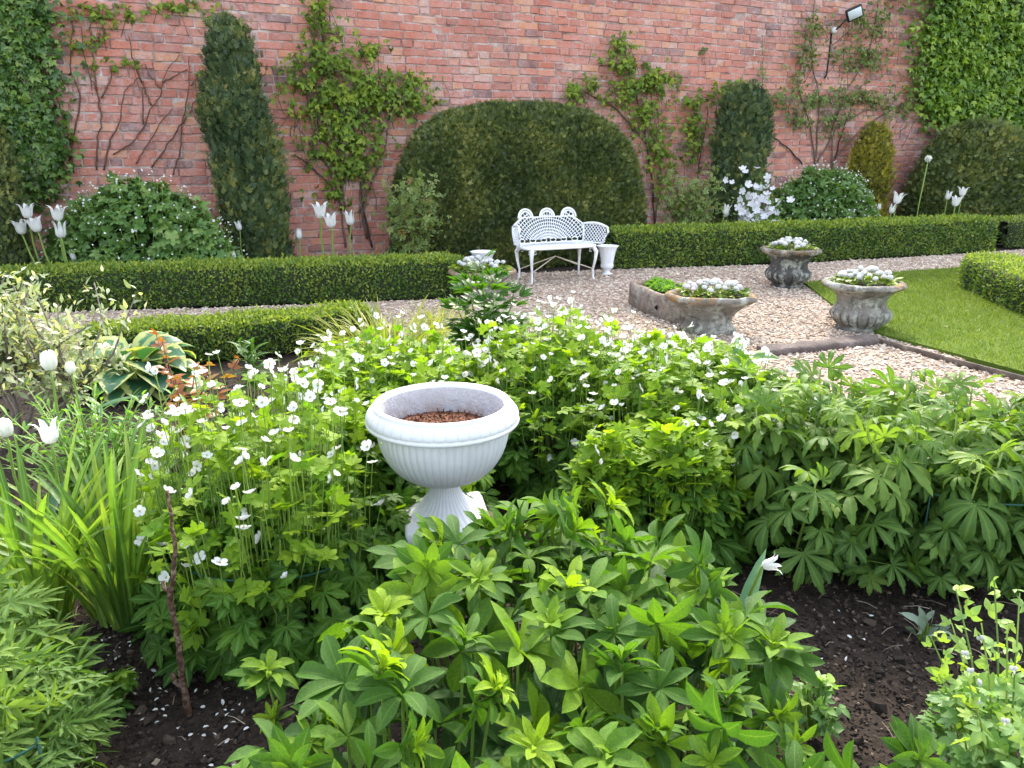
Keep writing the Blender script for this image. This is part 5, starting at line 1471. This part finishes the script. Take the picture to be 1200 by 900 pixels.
def lupins():
    z = .44
    poly = ccw([gp(420, 705, z), gp(480, 650, z), gp(560, 612, z), gp(660, 585, z), gp(770, 620, z), gp(845, 655, z), gp(910, 735, z), gp(915, 825, z), gp(1090, 875, z), gp(1080, 1000, z), gp(150, 1000, z), gp(205, 890, z), gp(365, 810, z), gp(415, 750, z)])
    bases = [np.array([.06, 1.55, 0]), np.array([-.28, 1.02, 0]), np.array([.40, 1.08, 0]), np.array([.42, 1.52, 0])]
    labs = ['large lupin clump with whorled bright green leaves in front of the white urn', 'lupin clump at the bottom edge left of centre, leaves whorled on pale stalks', 'lupin clump at the bottom edge right of centre, next to the bare soil', 'lupin clump leaning over the bare soil between the white urn and the withered tulip']
    roots = [empty('lupin', b, l, 'lupin') for b, l in zip(bases, labs)]
    st = [[] for _ in roots]; cnt = [0] * 4
    P2 = np.array([p[:2] for p in poly])
    for kind, d, zr, sr in (('new', .115, (.42, .53), (.066, .096)), ('mid', .09, (.35, .51), (.082, .12)), ('old', .094, (.18, .42), (.095, .132))):
        for q in poisson(poly, d):
            k = int(np.argmin([np.linalg.norm(q - b[:2]) + (.05 if i in (0, 3) else 0) for i, b in enumerate(bases)]))
            if cnt[k] >= 98: continue
            cnt[k] += 1
            edge = min(np.linalg.norm(q - (P2[i] * (1 - t) + P2[i - 1] * t)) for i in range(len(P2)) for t in np.linspace(0, 1, 6))
            zz = uni(*zr) - (.10 * max(0, .12 - edge) / .12 if q[1] > 1.0 else 0) + .03 * fbm((q[0], q[1], 0), 4, 2)
            p = np.array([q[0], q[1], zz]); out = unit(np.array([*(q - bases[k][:2]), 0]))
            put_whorl(roots[k], bases[k], kind, p, np.array([0, -.12, 1.0]) + out * .3 + rng.normal(0, .34, 3), uni(*sr) * (.82 if q[1] < 1.12 else 1))
            b = np.array([*(bases[k][:2] + (q - bases[k][:2]) * uni(.55, .8)), .02])
            st[k].append(np.stack([b, b * .5 + p * .5 + np.append(out[:2] * .02, 0), p]) - bases[k])
    for r, s_ in zip(roots, st):
        g = Geo(); g.stems(np.array(s_), .0042, .0026, 6); g.build('stalks', M['stem'], r)
    # solitary shoots at the margins
    def solo(label, px, py, zz, kind, size, nn=(0, -.2, 1), extra=()):
        p = gp(px, py, zz); b = np.array([p[0], p[1] + .02, 0]); r = empty('lupin', b, label, 'lupin')
        put_whorl(r, b, kind, p, np.array(nn, float), size)
        S = [np.stack([[0, 0, 0], (p - b) * .5 + [.01, 0, 0], p - b])]
        for (dx, dy, dz, kd, sz) in extra:
            q = p + np.array([dx, dy, dz]); put_whorl(r, b, kd, q, np.array([dx * 2, dy * 2 - .2, 1]), sz); S.append(np.stack([[0, 0, 0], (q - b) * .5, q - b]))
        g = Geo(); g.stems(np.array(S), .004, .003, 6); g.build('stalks', M['stem'], r)
    solo('young lupin shoot standing apart on the soil at lower left', 312, 790, .22, 'new', .085, extra=((.02, -.03, -.1, 'new', .05),))
    solo('large open lupin leaves on the right side by the withered tulip', 868, 745, .26, 'mid', .13, (.25, -.4, 1), ((.06, .05, -.04, 'old', .14), (.03, -.1, -.03, 'mid', .11)))
lupins()

# ------------------------------------------------------------------ blades at the left, hostas, peony, sedge ...
def blades(name, label, cat, c, n, L, W, spread, mat, tilt=.35, curl=(.3, 1.3)):
    root = empty(name, (c[0], c[1], 0), label, cat)
    a = uni(0, 6.283, n); p = np.stack([np.cos(a), np.sin(a), np.zeros(n)], 1) * spread * np.sqrt(rng.random((n, 1)))
    ts = [strap(1, W / L, curl=uni(*curl), curl0=0, twist=uni(-.8, .8)) for _ in range(8)]
    el = uni(math.pi / 2 - tilt, math.pi / 2 + .02, n)
    d = np.stack([np.cos(a) * np.cos(el), np.sin(a) * np.cos(el), np.sin(el)], 1)
    nrm = unit(-np.stack([np.cos(a), np.sin(a), np.zeros(n)], 1) + rvec(n, .4) + [0, 0, .2])
    nrm = np.where(rng.random((n, 1)) < .5, nrm, unit(np.stack([-np.sin(a), np.cos(a), np.zeros(n)], 1) + rvec(n, .3)))
    # bend outwards: template curls towards -Z, so +Z must point inwards-up
    nrm = unit(-np.stack([np.cos(a), np.sin(a), np.zeros(n)], 1) + rvec(n, .25))
    g = Geo(); g.scatter(ts, frames(d, nrm, L * uni(.6, 1.1, n)), p); g.build('foliage', mat, root); return root
blades('crocosmia', 'fan of upright sword leaves at the left, nearest the bare soil', 'crocosmia', (-1.22, 2.12), 90, .62, .021, .095, M['blade'])
blades('crocosmia', 'clump of sword leaves cut off by the left edge', 'crocosmia', (-1.48, 2.10), 80, .60, .021, .10, M['blade'])
blades('crocosmia', 'shorter sword leaves behind the other two clumps at left', 'crocosmia', (-1.45, 2.50), 70, .46, .018, .12, M['blade'], .6)
blades('sedge', 'pale yellow green sedge mound beside the near box hedge', 'sedge', tuple(gp(455, 425)[:2]), 420, .48, .011, .30, M['carex'], .9, (.6, 1.8))
blades('sedge', 'small pale grass tuft in the gravel left of the dark leafy plant', 'grass', tuple(gp(515, 400)[:2]), 130, .36, .008, .14, M['carex'], .7, (.3, 1.2))
def shootplant(name, label, cat, base, shoots, L, W, mat, tm=None, nleaf=18, stem='stem', r=.004, group=None):
    """leafy shoots: shoots = tips relative to the base; paired leaves all along"""
    root = empty(name, base, label, cat, group); g = Geo(); s = Geo(); tm = tm or [lance(1, W, curl=uni(.3, .9), fold=.25) for _ in range(4)]
    P, D, N_, S = [], [], [], []
    for tip in shoots:
        tip = np.array(tip, float); h = np.linalg.norm(tip); s.tube([(0, 0, 0), tip * .5 * [.8, .8, 1.1], tip], (r, r * .8, r * .5), 5, rng.random()); a = uni(0, 6)
        for k in range(nleaf):
            t = .2 + .8 * k / (nleaf - 1); a += 2.4; q = tip * t * ([.8 + .2 * t, .8 + .2 * t, 1.1 - .1 * t])
            o = np.array([math.cos(a), math.sin(a), .35 + .9 * t ** 3]); P.append(q); D.append(o); N_.append(np.array([-o[0] * .5, -o[1] * .5, 1])); S.append(L * (1.1 - .55 * t ** 2) * uni(.8, 1.15))
    n = len(P); g.scatter(tm, frames(unit(np.array(D) + rvec(n, .15)), np.array(N_) + rvec(n, .15), np.array(S)), np.array(P), np.clip(rng.normal(.5, .22, n), 0, 1))
    g.build('foliage', mat, root); s.build('stems', M[stem], root); return root
def tips(n, w, h, hv=.12): return [(rng.normal(0, w), rng.normal(0, w), h * uni(1 - hv * 2, 1 + hv)) for _ in range(n)]
PEON = []
for k in range(4):
    ls = []
    for a_ in (-.75, 0, .75):
        for b_ in (-.5, 0, .5):
            ls.append(lance(.52 if b_ else .62, .17, curl=uni(.3, .8), fold=.2).moved(rotz(a_ + b_), (-math.sin(a_) * .38, math.cos(a_) * .38, .01 * abs(b_))))
    ls.append(lance(.42, .03).moved(np.eye(3))); PEON.append(join(ls))
pb = gp(566, 450); pb[2] = 0
shootplant('peony', 'dark glossy peony rising behind the white anemones, left of the bench', 'peony', (-.14, 4.2, 0), [(-.02, 0, .82), (.05, .06, .72), (-.10, .05, .68), (-.16, -.04, .58), (.14, 0, .60), (.02, -.1, .6), (-.06, -.13, .5), (.1, -.12, .48)], .25, .2, M['peony'], PEON, 11, r=.006)
def hosta(label, c, n, L, mat, W=.62, tilt=.55, spread=.1):
    root = empty('hosta', (c[0], c[1], 0), label, 'hosta')
    ts = [leaf((0, .1, .3, .5, .7, .88, 1), np.array([.3, .8, 1, .94, .7, .32, .01]) * W / 2, 1, 1, fold=uni(.15, .4), curl=uni(.9, 1.7), wavy=.06) for _ in range(5)]
    a = np.arange(n) * 2.4; el = np.linspace(.15, 1.25, n)
    d = np.stack([np.cos(a) * np.cos(el), np.sin(a) * np.cos(el), np.sin(el)], 1) + rvec(n, .1)
    p = unit(d) * L * .75
    nrm = np.stack([-np.cos(a) * np.sin(el), -np.sin(a) * np.sin(el), np.cos(el)], 1)
    g = Geo(); g.scatter(ts, frames(unit(d * [1.2, 1.2, .55]), nrm + rvec(n, .12), L * uni(.8, 1.1, n)), p); g.build('foliage', mat, root)
    s = Geo(); s.stems(np.stack([p * 0, p * .5, p], 1), .006, .004, 5); s.build('stalks', M['stem'], root)
c = gp(190, 448); hosta('large variegated hosta with cream margins before the near box hedge', (c[0] - .1, c[1] - .1), 40, .27, M['hosta'], .8)
c = gp(185, 460)
c = gp(800, 455); hosta('white edged hosta below the boat shaped planter', (c[0] + .02, c[1] + .02), 22, .27, M['hostaw'], .42)
c = gp(845, 452); hosta('white edged hosta tucked behind the palmate leaves', (c[0] + .05, c[1]), 14, .24, M['hostaw'], .4)
def copper():
    b = at(215, 470, 3.4) * [1, 1, 0]
    shootplant('rose_bush', 'young rose with copper red new leaves before the variegated hosta', 'rose bush', b, [at(x, y, 3.4 + dy) - b for x, y, dy in ((183, 392, .1), (190, 400, 0), (246, 428, 0), (280, 420, .1), (205, 445, -.1), (228, 432, .05))], .085, .45, M['redleaf'], TRIF, 9, 'redtwig', .005)
copper()
shootplant('leafy_plant', 'small dark lance leaved plant at the foot of the near box hedge', 'plant', gp(303, 462), tips(5, .05, .3), .16, .2, M['peony'], None, 12)
def variegated():
    c = gp(25, 520); root = empty('variegated_shrub', (c[0], c[1], 0), 'pale variegated shrub with bare forked stems at the left edge', 'shrub')
    K = 84; s = Geo(); P, D = [], []
    trunks = [np.array([.12, 0, .3]), np.array([-.1, .05, .32]), np.array([.02, -.05, .36]), np.array([-.3, 0, .3]), np.array([.3, .05, .26])]
    for t in trunks: s.tube([(0, 0, 0), t * .5 + [.02, 0, .02], t], (.014, .011, .008), 7)
    for k in range(K):
        t = trunks[k % 5]; a = uni(0, 6.283); e = t + np.array([math.cos(a) * uni(.1, .42), math.sin(a) * uni(.1, .35), uni(.08, .54)])
        m = (t + e) / 2 + rng.normal(0, .04, 3); s.tube([t, m, e], (.008, .005, .0025), 5)
        for q in np.linspace(.2, 1, 52):
            P.append((t + (m - t) * q * 2 if q < .5 else m + (e - m) * (q * 2 - 1)) + rng.normal(0, .034, 3)); D.append(unit(e - t) + rng.normal(0, .7, 3))
    s.build('branches', plain('grey_bark', [(.3, (.09, .07, .06)), (.7, (.24, .2, .17))], .85, 30, 70, .006), root)
    n = len(P); g = Geo(); g.scatter([ovate(1, .4, curl=.4, fold=.2), small(1, .4)], frames(unit(np.array(D)), unit(np.array([0, -.2, 1]) + rvec(n, .5)), uni(.03, .058, n)), np.array(P)); g.build('foliage', M['varieg'], root)
variegated()
b = gp(60, 615); shootplant('phlox', 'fresh light green leafy shoots below the two upright white tulips', 'phlox', (-1.62, 2.75, 0), [(x, y, z) for x, y, z in zip(rng.normal(0, .2, 44), rng.normal(0, .14, 44), uni(.36, .54, 44))], .09, .22, M['phlox'], None, 16)
def near_tulip(label, px, py, Y, size, kind, leafL=.3, dx=.02, nl=3):
    h = at(px, py, Y); tulip(label, (h[0] + dx, Y, 0), h, size, kind, nleaf=nl, leafL=leafL)
near_tulip('large upright egg shaped white tulip at left, above the light green shoots', 59, 434, 2.75, .076, 3)
near_tulip('smaller egg shaped white tulip leaning beside the larger one', 84, 438, 2.8, .048, 3, dx=.06)
near_tulip('cream tulip at the left edge among the sword leaves', 8, 512, 2.45, .066, 3)
near_tulip('open cream tulip with loose petals among the sword leaves', 60, 520, 2.4, .085, 1)
shootplant('leafy_plant', 'broad tulip leaves without a flower in front of the variegated hosta', 'plant', gp(118, 508), tips(1, .01, .2), .24, .26, M['tulipleaf'], None, 6)
def fading():
    h = gp(893, 663, .30); b = np.array([h[0] - .05, h[1] + .02, 0]); r = tulip('withered white tulip on the right, petals twisted, beside bare soil', b, h, .05, 1, (.5, -.2), 0)
    for (a, tl, L) in ((-.5, .9, .32), (.6, 1.0, .34), (-1.2, .75, .3)):
        g = Geo(); g.one(lance(L, .052, curl=.5, fold=.4).moved(rotz(-a) @ rotx(tl)), .6); g.build('leaf', M['tulipleaf'], r)
fading()
# delphinium-like plant bottom left, seedling, lamb's ear, bleeding heart, weeds
CUTF = [finger_leaf(7, 1.9, .15, curl=uni(.4, 1.0), curl0=uni(.1, .5)) for _ in range(5)]
def bed_bush(name, label, cat, c, rx, ry, h, n, size, tm, mat, nfl=0, seed=1, up=.4):
    root = empty(name, (c[0], c[1], 0), label, cat)
    a = uni(0, 6.283, n); r = np.sqrt(uni(0, 1, n)); z = uni(.1, 1, n) ** .7 * h * (1 - .5 * r ** 2.5)
    P = np.stack([rx * r * np.cos(a), ry * r * np.sin(a), z], 1)
    o = np.stack([np.cos(a), np.sin(a), np.zeros(n)], 1)
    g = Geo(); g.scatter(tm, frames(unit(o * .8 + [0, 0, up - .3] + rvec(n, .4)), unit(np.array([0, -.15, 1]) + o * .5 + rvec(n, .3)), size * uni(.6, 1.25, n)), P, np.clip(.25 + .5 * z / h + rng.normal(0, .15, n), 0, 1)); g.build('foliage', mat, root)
    k = min(n, 70); i = rng.choice(n, k, replace=False); s = Geo(); e = P[i]; s.stems(np.stack([e * [.35, .35, 0], e * [.8, .8, .6], e], 1), .0035, .002, 5); s.build('stems', M['stem'], root)
    return root
bed_bush('delphinium', 'finely cut green foliage plant at the bottom left corner', 'plant', (-1.09, 1.34), .16, .24, .40, 270, .074, CUTF, M['monk'])
bed_bush('delphinium', 'taller cut leaved plant at the left edge above the bottom corner', 'plant', (-1.26, 1.62), .15, .16, .40, 170, .08, CUTF, M['monk'])
c = gp(140, 822); bed_bush('seedling', 'small lone cut leaved seedling on the dark soil at lower left', 'seedling', (c[0], c[1]), .04, .04, .085, 26, .042, CUT, M['gera'])
c = gp(1085, 752); bed_bush('lambs_ear', 'small silver grey leaved plant on the soil below the palmate leaves', 'plant', (c[0], c[1]), .03, .03, .07, 22, .065, [oblance(1, .3, curl=.6, fold=.2) for _ in range(3)], M['grey'], up=1.1)
def dicentra():
    c = (1.10, 1.36); root = bed_bush('bleeding_heart', 'pale green bleeding heart with small white hanging flowers at bottom right', 'bleeding heart', c, .15, .24, .27, 520, .040, [t.moved(np.eye(3) * .9) for t in CUT5] + TRIF[:1], M['dicentra'])
    S = []; g = Geo(); P = []
    for (px, py, Y) in ((1120, 690, 1.62), (1165, 680, 1.6), (1195, 695, 1.6), (1090, 745, 1.55), (1150, 730, 1.5), (1180, 740, 1.45), (1115, 730, 1.7), (1100, 790, 1.5), (1135, 800, 1.35), (1190, 770, 1.4)):
        t = at(px, py, Y) - np.array([c[0], c[1], 0]); S.append(np.stack([t * [.2, .2, 0], t * [.7, .7, .7], t]))
        for q in range(7): P.append(t * (1 - .07 * q) + rng.normal(0, .012, 3))
    P = np.array(P); n = len(P); g.scatter(TRIF, frames(unit(rvec(n) + [0, 0, .4]), unit(np.array([0, -.3, 1]) + rvec(n, .4)), uni(.022, .042, n)), P, uni(.6, 1, n)); g.build('shoot_leaves', M['dicentra'], root)
    s = Geo(); s.stems(np.array(S), .003, .0016, 5); s.build('flower_stalks', M['stem'], root)
    f0 = None
    for (px, py, Y) in ((1149, 748, 1.48), (1131, 766, 1.46), (1137, 786, 1.42), (1148, 800, 1.40), (1144, 822, 1.36), (1188, 784, 1.38), (1178, 845, 1.3)):
        p = at(px, py, Y) - np.array([c[0], c[1], 0])
        if f0 is None:
            g = Geo()
            for s_ in (-1, 1): g.one(ball(.5, 10).moved(np.diag([.8, .6, 1.1]), (s_ * .32, 0, .1)))
            g.one(leaf((0, .5, 1), [.25, .16, .01], .9, 1).moved(rotx(-1.57), (0, 0, -.2))); f0 = g.build('flower', M['white'], root); o = f0
        else: o = f0.copy(); col.objects.link(o); o.parent = root
        o.location = tuple(p); o.scale = (.0115,) * 3; o.rotation_euler = (0, uni(-.4, .4), uni(0, 6))
dicentra()
c = gp(952, 858); bed_bush('columbine', 'small thin stemmed leafy plant on the soil at lower right', 'plant', (c[0], c[1]), .06, .05, .17, 44, .04, TRIF, M['dicentra'], up=.9)
c = gp(705, 660)
def rose_stem():
    b = gp(222, 838); Y = b[1]
    root = empty('bare_rose', b, 'gnarled bare brown rose stem rising from the soil at lower left', 'stem')
    pts = [b] + [at(x, y, Y + d) for x, y, d in ((214, 800, 0), (212, 770, .0), (206, 735, .01), (199, 695, .0), (204, 672, -.01), (205, 640, .01), (200, 600, .03), (196, 575, .04))]
    P = np.array(pts) - b; t = np.linspace(0, len(P) - 1, 40); Q = np.stack([np.interp(t, np.arange(len(P)), P[:, k]) for k in range(3)], 1); Q[1:-1] += rng.normal(0, .0012, Q[1:-1].shape)
    g = Geo(); g.tube(Q, np.interp(t, [0, 3, 4, 4.6, 8], [.0095, .0068, .008, .0056, .0036]) * rng.normal(1, .06, 40), 9, .5); g.build('cane', M['bark'], root)
    g = Geo(); q = Q[20]; g.tube([q, q + [-.012, -.003, .012], q + [-.014, 0, .03]], (.007, .006, .005), 7); g.build('pruned_stub', M['bark'], root)
    g = Geo(); q = Q[4]; g.tube([q, q + [-.02, 0, .02], q + [-.025, 0, .045]], (.008, .007, .0055), 7); g.build('pruned_stub', M['bark'], root)
rose_stem()
def hoop(label, pts, base):
    root = empty('plant_support', base, label, 'plant support'); m = bpy.data.materials.get('green_wire') or plain('green_wire', [(0, (.012, .06, .045)), (1, (.02, .09, .06))], .4, 20, 60, 0)
    g = Geo(); P = np.array(pts) - base; g.tube(P, .0032, 6); g.build('hoop', m, root)
    for p in (P[0], P[-1]):
        g = Geo(); g.tube([p + [0, 0, .015], p * [1, 1, .5], p * [1, 1, 0]], .0032, 6); g.build('leg', m, root)
def arc(c, rx, ry, z, a0, a1, n=24): return [np.array([c[0] + rx * math.cos(t), c[1] + ry * math.sin(t), z + .004 * math.sin(3 * t)]) for t in np.linspace(a0, a1, n)]
hoop('dark green wire hoop holding up the front left anemones', arc((-.72, 2.06), .25, .20, .27, R(215), R(345)), np.array([-.72, 2.06, 0]))
hoop('dark green wire hoop around the palmate leaves at the right edge', arc((1.62, 2.45), .3, .24, .33, R(215), R(330)), np.array([1.62, 2.45, 0]))
hoop('dark green wire hoop in the cut leaved plant at the bottom left corner', arc((-1.12, 1.36), .17, .17, .25, R(225), R(335)), np.array([-1.12, 1.36, 0]))
